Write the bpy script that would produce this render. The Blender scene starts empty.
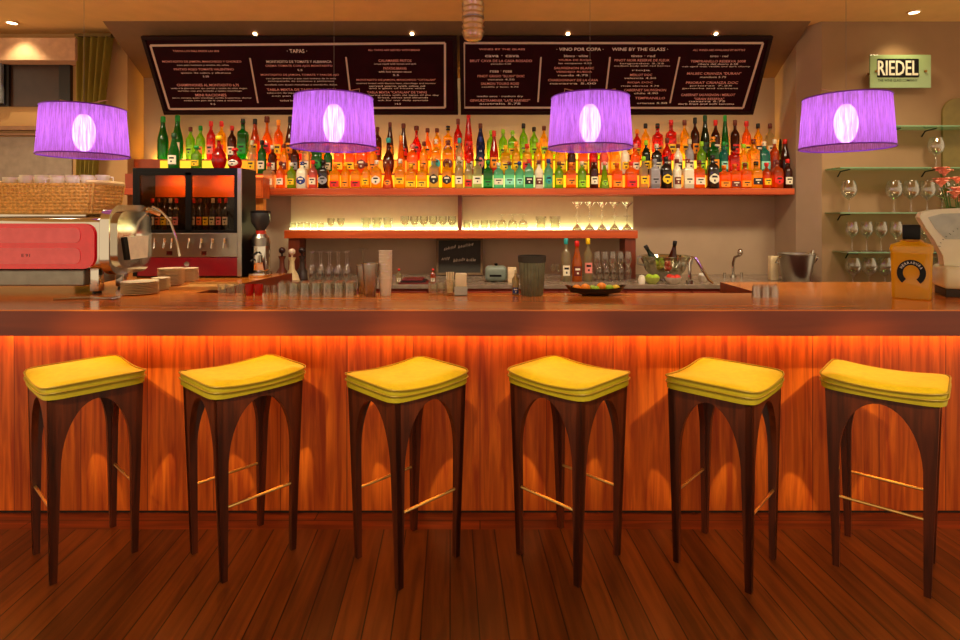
import bpy, bmesh, math, random
from mathutils import Vector, Matrix
random.seed(7)
PI = math.pi
F, CU, HV, EYE = 570.0, 480.0, 215.0, 1.5
scene = bpy.context.scene
COL = scene.collection

def XX(u, D): return (u - CU) * D / F
def ZZ(v, D): return EYE + (HV - v) * D / F
def W(u, v, D): return Vector((XX(u, D), D, ZZ(v, D)))

# ------------------------------------------------------------------ materials
MATS = {}
def sr(c):
    def f(x):
        x /= 255.0
        return x / 12.92 if x <= 0.04045 else ((x + 0.055) / 1.055) ** 2.4
    return (f(c[0]), f(c[1]), f(c[2]), 1.0)

def new_mat(name):
    m = bpy.data.materials.new(name); m.use_nodes = True
    nt = m.node_tree
    for n in list(nt.nodes): nt.nodes.remove(n)
    out = nt.nodes.new('ShaderNodeOutputMaterial')
    return m, nt, out

def plain(name, c, rough=0.5, metal=0.0, var=0.12, scale=18.0, bump=0.0, spec=0.5, stretch=None, coat=0.0):
    """principled with a procedural noise variation"""
    if name in MATS: return MATS[name]
    m, nt, out = new_mat(name)
    p = nt.nodes.new('ShaderNodeBsdfPrincipled'); nt.links.new(p.outputs[0], out.inputs[0])
    tc = nt.nodes.new('ShaderNodeTexCoord'); mp = nt.nodes.new('ShaderNodeMapping')
    if stretch: mp.inputs['Scale'].default_value = stretch
    nt.links.new(tc.outputs['Object'], mp.inputs[0])
    n = nt.nodes.new('ShaderNodeTexNoise'); n.inputs['Scale'].default_value = scale; n.inputs['Detail'].default_value = 4
    nt.links.new(mp.outputs[0], n.inputs['Vector'])
    r = nt.nodes.new('ShaderNodeValToRGB'); cc = sr(c)
    r.color_ramp.elements[0].color = tuple(max(0, x * (1 - var)) for x in cc[:3]) + (1,)
    r.color_ramp.elements[1].color = tuple(min(1, x * (1 + var)) for x in cc[:3]) + (1,)
    r.color_ramp.elements[0].position = 0.3; r.color_ramp.elements[1].position = 0.7
    nt.links.new(n.outputs['Fac'], r.inputs[0]); nt.links.new(r.outputs[0], p.inputs['Base Color'])
    p.inputs['Roughness'].default_value = rough; p.inputs['Metallic'].default_value = metal
    p.inputs['Specular IOR Level'].default_value = spec; p.inputs['Coat Weight'].default_value = coat
    p.inputs['Coat Roughness'].default_value = 0.12
    if bump:
        b = nt.nodes.new('ShaderNodeBump'); b.inputs['Strength'].default_value = bump; b.inputs['Distance'].default_value = 0.005
        nt.links.new(n.outputs['Fac'], b.inputs['Height']); nt.links.new(b.outputs[0], p.inputs['Normal'])
    MATS[name] = m
    return m

def wood(name, dark, light, grain='x', scale=3.0, rough=0.35, planks=None, seam=(30, 12, 5), rot=0.0, coat=0.0, bump=0.15, spec=0.5, tone=0.35):
    if name in MATS: return MATS[name]
    m, nt, out = new_mat(name); N = nt.nodes; L = nt.links
    p = N.new('ShaderNodeBsdfPrincipled'); L.new(p.outputs[0], out.inputs[0])
    tc = N.new('ShaderNodeTexCoord'); mp0 = N.new('ShaderNodeMapping'); mp0.inputs['Rotation'].default_value = (0, 0, rot)
    L.new(tc.outputs['Object'], mp0.inputs[0])
    s = N.new('ShaderNodeSeparateXYZ'); L.new(mp0.outputs[0], s.inputs[0])
    c = N.new('ShaderNodeCombineXYZ')
    order = {'x': (0, 1, 2), 'y': (1, 0, 2), 'z': (2, 0, 1)}[grain]
    for i, k in enumerate(order): L.new(s.outputs[k], c.inputs[i])
    mp = N.new('ShaderNodeMapping'); mp.inputs['Scale'].default_value = (0.6, 9, 9); L.new(c.outputs[0], mp.inputs[0])
    n = N.new('ShaderNodeTexNoise'); n.inputs['Scale'].default_value = scale; n.inputs['Detail'].default_value = 6
    n.inputs['Distortion'].default_value = 0.6; L.new(mp.outputs[0], n.inputs['Vector'])
    r = N.new('ShaderNodeValToRGB')
    r.color_ramp.elements[0].color = sr(dark); r.color_ramp.elements[1].color = sr(light)
    r.color_ramp.elements[0].position = 0.32; r.color_ramp.elements[1].position = 0.68
    L.new(n.outputs['Fac'], r.inputs[0]); last = r.outputs[0]
    if planks:
        w, l = planks
        bk = N.new('ShaderNodeTexBrick'); bk.offset = 0.37
        bk.inputs['Scale'].default_value = 1.0; bk.inputs['Brick Width'].default_value = l; bk.inputs['Row Height'].default_value = w
        bk.inputs['Mortar Size'].default_value = 0.003; bk.inputs['Mortar Smooth'].default_value = 0.3
        bk.inputs['Color1'].default_value = (1 - tone,) * 3 + (1,); bk.inputs['Color2'].default_value = (1 + tone * .6,) * 3 + (1,)
        bk.inputs['Mortar'].default_value = (1, 1, 1, 1); L.new(c.outputs[0], bk.inputs['Vector'])
        mx = N.new('ShaderNodeMix'); mx.data_type = 'RGBA'; mx.blend_type = 'MULTIPLY'; mx.inputs[0].default_value = 1.0
        L.new(last, mx.inputs[6]); L.new(bk.outputs['Color'], mx.inputs[7])
        m2 = N.new('ShaderNodeMix'); m2.data_type = 'RGBA'; m2.inputs[7].default_value = sr(seam)
        L.new(bk.outputs['Fac'], m2.inputs[0]); L.new(mx.outputs[2], m2.inputs[6]); last = m2.outputs[2]
    L.new(last, p.inputs['Base Color'])
    p.inputs['Roughness'].default_value = rough; p.inputs['Coat Weight'].default_value = coat; p.inputs['Coat Roughness'].default_value = 0.15
    p.inputs['Specular IOR Level'].default_value = spec
    b = N.new('ShaderNodeBump'); b.inputs['Strength'].default_value = bump; b.inputs['Distance'].default_value = 0.004
    L.new(n.outputs['Fac'], b.inputs['Height']); L.new(b.outputs[0], p.inputs['Normal'])
    MATS[name] = m
    return m

def emit(name, c, strength, raw=False):
    if name in MATS: return MATS[name]
    m, nt, out = new_mat(name)
    e = nt.nodes.new('ShaderNodeEmission'); e.inputs[0].default_value = c + (1,) if raw else sr(c); e.inputs[1].default_value = strength
    nt.links.new(e.outputs[0], out.inputs[0]); MATS[name] = m
    return m

def tinted(name, c, trans=0.75, clear=0.25, gloss=0.05, rough=0.05):
    """coloured bottle glass full of liquid: translucent + a little see-through + gloss"""
    if name in MATS: return MATS[name]
    m, nt, out = new_mat(name); N = nt.nodes; L = nt.links; cc = sr(c)
    tr = N.new('ShaderNodeBsdfTranslucent'); tr.inputs[0].default_value = cc
    df = N.new('ShaderNodeBsdfDiffuse'); df.inputs[0].default_value = cc
    tp = N.new('ShaderNodeBsdfTransparent'); tp.inputs[0].default_value = tuple(min(1, x * .9 + .1) for x in cc[:3]) + (1,)
    gl = N.new('ShaderNodeBsdfGlossy'); gl.inputs['Roughness'].default_value = rough
    a = N.new('ShaderNodeMixShader'); a.inputs[0].default_value = trans; L.new(df.outputs[0], a.inputs[1]); L.new(tr.outputs[0], a.inputs[2])
    b = N.new('ShaderNodeMixShader'); b.inputs[0].default_value = clear; L.new(a.outputs[0], b.inputs[1]); L.new(tp.outputs[0], b.inputs[2])
    lw = N.new('ShaderNodeLayerWeight'); lw.inputs[0].default_value = 0.35
    mth = N.new('ShaderNodeMath'); mth.operation = 'MULTIPLY_ADD'; mth.inputs[1].default_value = 0.6; mth.inputs[2].default_value = gloss * .5
    L.new(lw.outputs['Fresnel'], mth.inputs[0])
    d = N.new('ShaderNodeMixShader'); L.new(mth.outputs[0], d.inputs[0]); L.new(b.outputs[0], d.inputs[1]); L.new(gl.outputs[0], d.inputs[2])
    L.new(d.outputs[0], out.inputs[0]); MATS[name] = m
    return m

def thin_glass(name, c=(235, 240, 235), base=0.06, k=0.9, rough=0.03):
    if name in MATS: return MATS[name]
    m, nt, out = new_mat(name); N = nt.nodes; L = nt.links
    tp = N.new('ShaderNodeBsdfTransparent'); tp.inputs[0].default_value = sr(c)
    gl = N.new('ShaderNodeBsdfGlossy'); gl.inputs['Roughness'].default_value = rough
    df = N.new('ShaderNodeBsdfTranslucent'); df.inputs[0].default_value = sr(c)
    mm = N.new('ShaderNodeMixShader'); mm.inputs[0].default_value = .2; L.new(gl.outputs[0], mm.inputs[1]); L.new(df.outputs[0], mm.inputs[2])
    lw = N.new('ShaderNodeLayerWeight'); lw.inputs[0].default_value = 0.3
    mt = N.new('ShaderNodeMath'); mt.operation = 'MULTIPLY_ADD'; mt.inputs[1].default_value = k; mt.inputs[2].default_value = base; mt.use_clamp = True
    L.new(lw.outputs['Facing'], mt.inputs[0])
    x = N.new('ShaderNodeMixShader'); L.new(mt.outputs[0], x.inputs[0]); L.new(tp.outputs[0], x.inputs[1]); L.new(mm.outputs[0], x.inputs[2])
    L.new(x.outputs[0], out.inputs[0]); MATS[name] = m
    return m

def strand_shade(name):
    """violet strand lampshade: half open threads"""
    m, nt, out = new_mat(name); N = nt.nodes; L = nt.links
    tc = N.new('ShaderNodeTexCoord'); sp = N.new('ShaderNodeSeparateXYZ'); L.new(tc.outputs['Object'], sp.inputs[0])
    at = N.new('ShaderNodeMath'); at.operation = 'ARCTAN2'; L.new(sp.outputs[1], at.inputs[0]); L.new(sp.outputs[0], at.inputs[1])
    cb = N.new('ShaderNodeCombineXYZ'); L.new(at.outputs[0], cb.inputs[0])
    zz = N.new('ShaderNodeMath'); zz.operation = 'MULTIPLY'; zz.inputs[1].default_value = .25; L.new(sp.outputs[2], zz.inputs[0]); L.new(zz.outputs[0], cb.inputs[1])
    n = N.new('ShaderNodeTexNoise'); n.inputs['Scale'].default_value = 26; n.inputs['Detail'].default_value = 5; n.inputs['Roughness'].default_value = .8
    L.new(cb.outputs[0], n.inputs['Vector'])
    r = N.new('ShaderNodeValToRGB'); r.color_ramp.elements[0].position = .40; r.color_ramp.elements[1].position = .60
    r.color_ramp.elements[0].color = (.06,) * 3 + (1,); r.color_ramp.elements[1].color = (.60,) * 3 + (1,)
    L.new(n.outputs['Fac'], r.inputs[0])
    tl = N.new('ShaderNodeBsdfTranslucent'); tl.inputs[0].default_value = sr((212, 135, 255))
    df = N.new('ShaderNodeBsdfDiffuse'); df.inputs[0].default_value = sr((190, 110, 255))
    a = N.new('ShaderNodeMixShader'); a.inputs[0].default_value = .85; L.new(df.outputs[0], a.inputs[1]); L.new(tl.outputs[0], a.inputs[2])
    tp = N.new('ShaderNodeBsdfTransparent'); tp.inputs[0].default_value = sr((225, 185, 255))
    b = N.new('ShaderNodeMixShader'); L.new(r.outputs[0], b.inputs[0]); L.new(a.outputs[0], b.inputs[1]); L.new(tp.outputs[0], b.inputs[2])
    L.new(b.outputs[0], out.inputs[0]); MATS[name] = m
    return m

# ------------------------------------------------------------------ mesh helpers
def finish(bm, name, mats, parent=None, smooth=True, angle=35, loc=None):
    bmesh.ops.recalc_face_normals(bm, faces=bm.faces)
    me = bpy.data.meshes.new(name); bm.to_mesh(me); bm.free()
    return link_mesh(me, name, mats, parent, smooth, angle, loc)

def link_mesh(me, name, mats, parent=None, smooth=True, angle=35, loc=None):
    if not isinstance(mats, (list, tuple)): mats = [mats]
    if not me.materials:
        for m in mats: me.materials.append(m)
    if smooth:
        me.polygons.foreach_set('use_smooth', [True] * len(me.polygons))
        try: me.set_sharp_from_angle(angle=math.radians(angle))
        except Exception: pass
    o = bpy.data.objects.new(name, me); COL.objects.link(o)
    if parent is not None: o.parent = parent
    if loc is not None: o.location = loc
    return o

def box(bm, x0, x1, y0, y1, z0, z1, bev=0.0, seg=2, mi=0, rot=None, piv=None):
    old = set(bm.faces)
    r = bmesh.ops.create_cube(bm, size=1.0)
    vs = r['verts']
    for v in vs:
        v.co = Vector(((x0 + x1) / 2 + v.co.x * (x1 - x0), (y0 + y1) / 2 + v.co.y * (y1 - y0), (z0 + z1) / 2 + v.co.z * (z1 - z0)))
    fs = set(f for v in vs for f in v.link_faces)
    if bev:
        es = set(e for v in vs for e in v.link_edges)
        rr = bmesh.ops.bevel(bm, geom=list(es), offset=bev, segments=seg, affect='EDGES', profile=.5)
        fs |= set(rr['faces'])
    fs = [f for f in bm.faces if f not in old]
    for f in fs: f.material_index = mi
    if rot is not None:
        vv = set(v for f in fs for v in f.verts)
        bmesh.ops.rotate(bm, verts=list(vv), cent=piv or Vector((0, 0, 0)), matrix=rot)
    return fs

def lathe(bm, prof, seg=16, cx=0, cy=0, cz=0, mi=0, power=None, sx=1, sy=1, close=True, flip=False):
    rings = []
    for (r, z) in prof:
        if r < 1e-5:
            rings.append([bm.verts.new((cx, cy, cz + z))]); continue
        ring = []
        for i in range(seg):
            a = 2 * PI * (i + .5) / seg
            ca, sa = math.cos(a), math.sin(a)
            k = 1.0
            if power: k = 1.0 / (abs(ca) ** power + abs(sa) ** power) ** (1.0 / power)
            ring.append(bm.verts.new((cx + r * k * ca * sx, cy + r * k * sa * sy, cz + z)))
        rings.append(ring)
    for a, b in zip(rings, rings[1:]):
        for i in range(seg):
            j = (i + 1) % seg
            try:
                if len(a) == 1 and len(b) == 1: break
                if len(a) == 1: f = bm.faces.new((a[0], b[i], b[j]))
                elif len(b) == 1: f = bm.faces.new((a[i], a[j], b[0]))
                else: f = bm.faces.new((a[i], a[j], b[j], b[i]))
                f.material_index = mi
            except ValueError: pass
    if close:
        for ring in (rings[0], rings[-1]):
            if len(ring) > 2:
                try: bm.faces.new(ring).material_index = mi
                except ValueError: pass

def tube(bm, pts, r, seg=8, mi=0, r2=None, cap=True):
    pts = [Vector(p) for p in pts]; n = len(pts); prev = None; rings = []
    for i, p in enumerate(pts):
        t = (pts[min(i + 1, n - 1)] - pts[max(i - 1, 0)]).normalized()
        if prev is None:
            up = Vector((0, 0, 1)) if abs(t.z) < .9 else Vector((1, 0, 0))
            a = t.cross(up).normalized()
        else: a = (prev - t * prev.dot(t)).normalized()
        prev = a; b = t.cross(a)
        rr = r if r2 is None else r + (r2 - r) * i / (n - 1)
        rings.append([bm.verts.new(p + (a * math.cos(2 * PI * k / seg) + b * math.sin(2 * PI * k / seg)) * rr) for k in range(seg)])
    for A, B in zip(rings, rings[1:]):
        for k in range(seg):
            bm.faces.new((A[k], A[(k + 1) % seg], B[(k + 1) % seg], B[k])).material_index = mi
    if cap:
        bm.faces.new(rings[0]).material_index = mi; bm.faces.new(rings[-1]).material_index = mi

def prism(bm, poly, origin, ax, ay, an, depth, mi=0):
    """poly in (a,b) of plane ax/ay at origin, extruded along an by depth"""
    ax, ay, an = Vector(ax), Vector(ay), Vector(an); o = Vector(origin)
    A = [bm.verts.new(o + ax * p[0] + ay * p[1]) for p in poly]
    B = [bm.verts.new(o + ax * p[0] + ay * p[1] + an * depth) for p in poly]
    n = len(poly)
    fs = [bm.faces.new(A), bm.faces.new(list(reversed(B)))]
    for i in range(n): fs.append(bm.faces.new((A[i], B[i], B[(i + 1) % n], A[(i + 1) % n])))
    for f in fs: f.material_index = mi
    return fs

def ell(bm, c, rx, ry, rz, u=12, v=8, mi=0):
    prof = [(math.sin(PI * i / v), -math.cos(PI * i / v)) for i in range(v + 1)]
    prof = [(max(0, a) * 1.0 if 0 < i < v else 0, b) for i, (a, b) in enumerate(prof)]
    s = len(bm.verts); bm.verts.ensure_lookup_table()
    before = set(bm.verts)
    lathe(bm, prof, seg=u, mi=mi)
    for q in bm.verts:
        if q not in before: q.co = Vector((c[0] + q.co.x * rx, c[1] + q.co.y * ry, c[2] + q.co.z * rz))

def tag(o, label, cat, group=None, kind=None):
    if label: o['label'] = label
    if cat: o['category'] = cat
    if group: o['group'] = group
    if kind: o['kind'] = kind
    return o

def thing(name, label, cat, loc=(0, 0, 0), rz=0, group=None):
    o = bpy.data.objects.new(name, None); COL.objects.link(o); o.empty_display_size = .05
    o.location = loc; o.rotation_euler = (0, 0, rz)
    return tag(o, label, cat, group)

def dup(root, loc, rz, label, group=None, scale=None):
    r = root.copy(); COL.objects.link(r); r.location = loc; r.rotation_euler = (0, 0, rz)
    if scale: r.scale = scale
    r['label'] = label
    if group: r['group'] = group
    for ch in list(root.children):
        c = ch.copy(); COL.objects.link(c); c.parent = r
        for g in ch.children:
            d = g.copy(); COL.objects.link(d); d.parent = c
    return r

def part(name, fn, mats, parent, **k):
    bm = bmesh.new(); fn(bm)
    return finish(bm, name, mats, parent, **k)

def struct(name, fn, mats, **k):
    bm = bmesh.new(); fn(bm)
    o = finish(bm, name, mats, None, smooth=False, **k); o['kind'] = 'structure'
    return o

ORD = ['first', 'second', 'third', 'fourth', 'fifth', 'sixth', 'seventh', 'eighth', 'ninth', 'tenth', 'eleventh', 'twelfth',
       'thirteenth', 'fourteenth', 'fifteenth', 'sixteenth', 'seventeenth', 'eighteenth', 'nineteenth', 'twentieth', 'twenty-first',
       'twenty-second', 'twenty-third', 'twenty-fourth']

def text_mesh(s, width, height, center, material=None):
    """text in the local XY plane, squeezed to the wanted size; returns mesh"""
    cu = bpy.data.curves.new('t', 'FONT'); cu.body = s; cu.size = 1; cu.align_x = 'CENTER'; cu.align_y = 'CENTER'; cu.resolution_u = 2; cu.offset = .008
    o = bpy.data.objects.new('t', cu); COL.objects.link(o)
    dg = bpy.context.evaluated_depsgraph_get(); dg.update()
    me = bpy.data.meshes.new_from_object(o.evaluated_get(dg))
    bpy.data.objects.remove(o); bpy.data.curves.remove(cu)
    xs = [v.co.x for v in me.vertices]; ys = [v.co.y for v in me.vertices]
    if not xs: return me
    w = max(xs) - min(xs); h = max(ys) - min(ys); mx = (max(xs) + min(xs)) / 2; my = (max(ys) + min(ys)) / 2
    for v in me.vertices:
        v.co = Vector((center[0] + (v.co.x - mx) * width / w, center[1] + (v.co.y - my) * height / h, 0))
    return me

# palette
M_chrome = plain('chrome', (215, 210, 200), .12, 1.0, .03, 5)
M_steel = plain('brushed_steel', (170, 165, 155), .3, 1.0, .12, 60, stretch=(1, 1, 20))
M_black = plain('black_plastic', (12, 10, 10), .4, spec=.2)
M_white = plain('white_ceramic', (238, 228, 205), .25, var=.03)
M_brass = plain('brass_rod', (225, 185, 110), .28, .9)
M_glass = thin_glass('clear_glass')
M_glass2 = thin_glass('bar_glass', (248, 248, 240), .07, .62)
M_ceil = plain('ceiling_plaster', (226, 184, 110), .9, var=.05, scale=6)
M_wall = plain('taupe_plaster', (174, 148, 120), .85, var=.05, scale=5)
M_wall_right = plain('beige_plaster', (152, 120, 84), .85, var=.05, scale=5)
M_wall_left = plain('tan_plaster', (196, 154, 100), .85, var=.05, scale=5)
M_soffit = plain('brown_soffit_paint', (122, 90, 58), .6, var=.05)
M_floor = wood('oak_floor', (84, 44, 14), (126, 70, 22), 'y', 3.2, .30, planks=(.105, 1.9), seam=(14, 5, 2), rot=math.radians(-3), bump=.2, tone=.38)
M_floor2 = wood('oak_floor_border', (86, 36, 12), (140, 66, 26), 'x', 3.2, .34, planks=(.14, 2.2), seam=(20, 8, 3), bump=.25, tone=.15)
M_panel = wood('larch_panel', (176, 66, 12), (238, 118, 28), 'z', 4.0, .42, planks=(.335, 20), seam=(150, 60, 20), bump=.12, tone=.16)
M_top = wood('counter_wood', (200, 106, 32), (226, 136, 50), 'x', 1.2, .16, coat=.25, bump=.02)
M_edge = wood('counter_edge_wood', (116, 42, 8), (134, 52, 12), 'x', 1.6, .3, bump=.05)
M_shelf = wood('cherry_shelf', (170, 58, 14), (210, 90, 24), 'x', 2.0, .35)
M_shelfdk = wood('cherry_post', (96, 36, 16), (132, 54, 24), 'z', 2.0, .4)
M_stool = wood('walnut_stool', (58, 22, 9), (102, 42, 16), 'z', 5.0, .32, coat=.2)
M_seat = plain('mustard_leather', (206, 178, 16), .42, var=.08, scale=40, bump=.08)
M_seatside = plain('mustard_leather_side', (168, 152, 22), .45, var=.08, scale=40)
M_pipe = plain('seat_piping', (150, 124, 20), .5)

# ------------------------------------------------------------------ setting
HC = 3.0
YF, YB = -1.2, 4.95          # floor front, back wall
XL, XR = -2.92, 2.56         # alcove sides
struct('floor', lambda b: (box(b, -4.6, 4.6, YF, 2.72, -.06, 0), box(b, -4.6, 4.6, 2.72, 5.2, -.06, 0, mi=1)), [M_floor, M_floor2])
def _ceil(b):
    box(b, -4.6, 4.6, YF, 4.41, HC, HC + .15)
    box(b, -4.6, XL, 4.41, 4.85, HC, HC + .15)
    box(b, XR, 4.6, 4.41, 4.75, HC, HC + .15)
struct('ceiling', _ceil, M_ceil)
struct('wall_back', lambda b: box(b, XL - .12, XR + .12, YB, YB + .12, 0, HC + .15), M_wall)
struct('wall_left', lambda b: (box(b, -4.6, XL - .1201, 4.72, 4.84, 0, HC)), M_wall_left)
struct('wall_left_return', lambda b: box(b, XL - .12, XL, 4.72, YB, 0, HC + .14), M_wall_left)
struct('wall_right', lambda b: box(b, 2.65, 4.6, 4.42, 4.54, 0, HC), M_wall_right)
def _rr(b):
    prism(b, [(2.65, 4.42), (XR, 4.62), (XR, YB), (XR + .3, YB), (2.95, 4.54), (2.65, 4.54)], (0, 0, 0), (1, 0, 0), (0, 1, 0), (0, 0, 1), HC)
struct('wall_right_return', _rr, M_wall)
def _sof(b):
    prism(b, [(4.411, HC), (YB, 2.69), (YB, HC + .15), (4.411, HC + .15)], (XL, 0, 0), (0, 1, 0), (0, 0, 1), (1, 0, 0), XR - XL)
struct('trim_1', _sof, M_soffit)

# camera
cd = bpy.data.cameras.new('camera'); cam = bpy.data.objects.new('camera', cd); COL.objects.link(cam)
cam.location = (0, 0, EYE); cam.rotation_euler = (PI / 2, 0, 0)
cd.sensor_width = 36; cd.lens = F / 960 * 36; cd.shift_y = -(320 - HV) / 960; cd.clip_start = .05
scene.camera = cam

# ------------------------------------------------------------------ bar counter
CT = 1.067
bar = thing('bar_counter', 'long reddish wood bar counter with a glowing orange plank front', 'bar counter', (0, 2.6, 0))
def _top(b):
    poly = [(-4.4, 2.6), (4.4, 2.6), (4.4, 3.68), (1.55, 3.68), (1.55, 3.16), (-1.58, 3.16), (-1.40, 4.25), (-4.4, 4.25)]
    fs = prism(b, poly, (0, -2.6, CT - .119), (1, 0, 0), (0, 1, 0), (0, 0, 1), .119)
    b.faces.ensure_lookup_table()
    for f in b.faces: f.material_index = 1
    bmesh.ops.recalc_face_normals(b, faces=b.faces)
    for f in b.faces:
        if f.normal.z > .9: f.material_index = 0
    es = [e for e in b.edges if all(v.co.z > CT - .01 for v in e.verts) and all(v.co.y < .01 for v in e.verts)]
    bmesh.ops.bevel(b, geom=es, offset=.006, segments=2, affect='EDGES')
part('worktop', _top, [M_top, M_edge], bar, smooth=False)
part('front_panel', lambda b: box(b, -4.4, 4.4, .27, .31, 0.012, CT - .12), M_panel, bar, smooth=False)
part('plinth', lambda b: box(b, -4.4, 4.4, .275, .33, 0.0, .0119), plain('dark_plinth', (24, 10, 6), .6), bar, smooth=False)
M_led = emit('amber_led_strip', (255, 168, 70), 26)
strip = part('light_strip', lambda b: box(b, -4.35, 4.35, .215, .235, CT - .131, CT - .120), M_led, bar, smooth=False)
strip['label'] = 'glowing amber light strip'

# ------------------------------------------------------------------ bar stools
def leg_bm(b, sx, sy, hx, hy, fx, fy):
    """one tapered leg whose top flares along two aprons into half arches; hx,hy top half sizes, fx,fy foot half sizes"""
    t = .026; top = .752; arch = .728; n = 20
    def prof(half_top, half_foot):
        # (offset from corner toward middle, z), inner curve from foot up to apron middle
        pts = []
        wfoot = .024
        for i in range(n + 1):
            q = i / n
            if q < .45:
                z = top * .60 * (q / .45); w = wfoot + .016 * (q / .45)
            else:
                a = (q - .45) / .55 * PI / 2
                z = .60 * top + (arch - .60 * top) * math.sin(a); w = .040 + (half_top - .040) * (1 - math.cos(a))
            pts.append((w, z))
        return pts
    for axis in (0, 1):
        ht, hf = (hx, fx) if axis == 0 else (hy, fy)
        inner = prof(ht, hf); ring = []
        def corner(z):
            q = z / top
            return (sx * (fx + (hx - fx) * q), sy * (fy + (hy - fy) * q))
        rows = []
        for (w, z) in inner:
            cx, cy = corner(z)
            q = z / top
            full = (hx if axis == 0 else hy) * q + (fx if axis == 0 else fy) * (1 - q)
            w = min(w, full)
            tt = .022 + (t - .022) * q
            if axis == 0:
                o0 = (cx, cy); o1 = (cx, cy - sy * tt); i0 = (cx - sx * w, cy); i1 = (cx - sx * w, cy - sy * tt)
            else:
                o0 = (cx, cy); o1 = (cx - sx * tt, cy); i0 = (cx, cy - sy * w); i1 = (cx - sx * tt, cy - sy * w)
            rows.append([b.verts.new((p[0], p[1], z)) for p in (o0, i0, i1, o1)])
        # top cap row
        cx, cy = corner(top); w = ht
        if axis == 0: c4 = [(cx, cy), (cx - sx * w, cy), (cx - sx * w, cy - sy * t), (cx, cy - sy * t)]
        else: c4 = [(cx, cy), (cx, cy - sy * w), (cx - sx * t, cy - sy * w), (cx - sx * t, cy)]
        rows.append([b.verts.new((p[0], p[1], top)) for p in c4])
        for A, B in zip(rows, rows[1:]):
            for k in range(4): b.faces.new((A[k], A[(k + 1) % 4], B[(k + 1) % 4], B[k]))
        b.faces.new(rows[0]); b.faces.new(rows[-1])

SX, SY = .192, .172      # top half sizes of the frame (x long)
FX, FY = .166, .160
def seat_bm(b, half, z0, z1, mi=0, hx=.214, hy=.186, bulge=.0):
    nx, ny = 14, 10
    def P(i, j, top):
        x = (i / nx * 2 - 1); y = (j / ny * 2 - 1)
        # superellipse-like rounding of the corners
        X = x * hx; Y = y * hy
        k = (abs(x) ** 9 + abs(y) ** 9) ** (1 / 9) if (x or y) else 1
        m = max(abs(x), abs(y)); s = (m / k) if k > 0 else 1
        X *= s; Y *= s
        sad = .020 * x * x
        if top:
            e = max(abs(x), abs(y)); dome = .010 * (1 - e ** 6)
            return (X, Y, z1 + sad + dome - (.006 if e > .98 else 0))
        return (X * 1.0, Y * 1.0, z0 + sad * .3)
    T = [[b.verts.new(P(i, j, True)) for j in range(ny + 1)] for i in range(nx + 1)]
    Bm = [[b.verts.new(P(i, j, False)) for j in range(ny + 1)] for i in range(nx + 1)]
    for i in range(nx):
        for j in range(ny):
            b.faces.new((T[i][j], T[i + 1][j], T[i + 1][j + 1], T[i][j + 1])).material_index = 0
            b.faces.new((Bm[i][j], Bm[i][j + 1], Bm[i + 1][j + 1], Bm[i + 1][j])).material_index = 1
    rim = [(i, 0) for i in range(nx)] + [(nx, j) for j in range(ny)] + [(i, ny) for i in range(nx, 0, -1)] + [(0, j) for j in range(ny, 0, -1)]
    for a, c in zip(rim, rim[1:] + rim[:1]):
        mids = []
        for (i, j) in (a, c):
            t, o = T[i][j].co, Bm[i][j].co; mids.append((t, o))
        b.faces.new((T[a[0]][a[1]], Bm[a[0]][a[1]], Bm[c[0]][c[1]], T[c[0]][c[1]])).material_index = 1
def pipe_bm(b, frac, grow=.004):
    hx, hy = .214 + grow, .186 + grow; pts = []
    N = 64
    for k in range(N):
        a = 2 * PI * k / N; ca, sa = math.cos(a), math.sin(a)
        s = 1 / (abs(ca) ** 9 + abs(sa) ** 9) ** (1 / 9); x, y = ca * s, sa * s
        zz0, zz1 = .753 + .006 * x * x, .797 + .020 * x * x
        pts.append(Vector((x * hx, y * hy, zz0 + (zz1 - zz0) * frac)))
    rings = []
    for k, p in enumerate(pts):
        t = (pts[(k + 1) % N] - pts[k - 1]).normalized(); u = Vector((0, 0, 1)); a = t.cross(u).normalized()
        rings.append([b.verts.new(p + (a * math.cos(q * PI / 3) + u * math.sin(q * PI / 3)) * .0035) for q in range(6)])
    for k in range(N):
        A, B = rings[k], rings[(k + 1) % N]
        for q in range(6): b.faces.new((A[q], A[(q + 1) % 6], B[(q + 1) % 6], B[q]))

stool = thing('bar_stool', 'x', 'bar stool', (0, 0, 0), 0, 'saddle-seat bar stools along the bar front')
st = part('seat', lambda b: seat_bm(b, 0, .753, .797), [M_seat, M_seatside], stool, angle=50)
part('piping', lambda b: pipe_bm(b, .93), M_pipe, st); part('piping', lambda b: pipe_bm(b, .50), M_pipe, st)
for sx, sy in ((-1, -1), (1, -1), (1, 1), (-1, 1)):
    part('leg', lambda b: leg_bm(b, sx, sy, SX, SY, FX, FY), M_stool, stool, angle=30)
for sy in (-1, 1):     # rungs run along the long side
    q = .30 / .752; yy = sy * (FY + (SY - FY) * q - .012); xx = FX + (SX - FX) * q - .02
    part('rung', lambda b: tube(b, [(-xx, yy, .30), (xx, yy, .30)], .0065), M_brass, stool)
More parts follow.
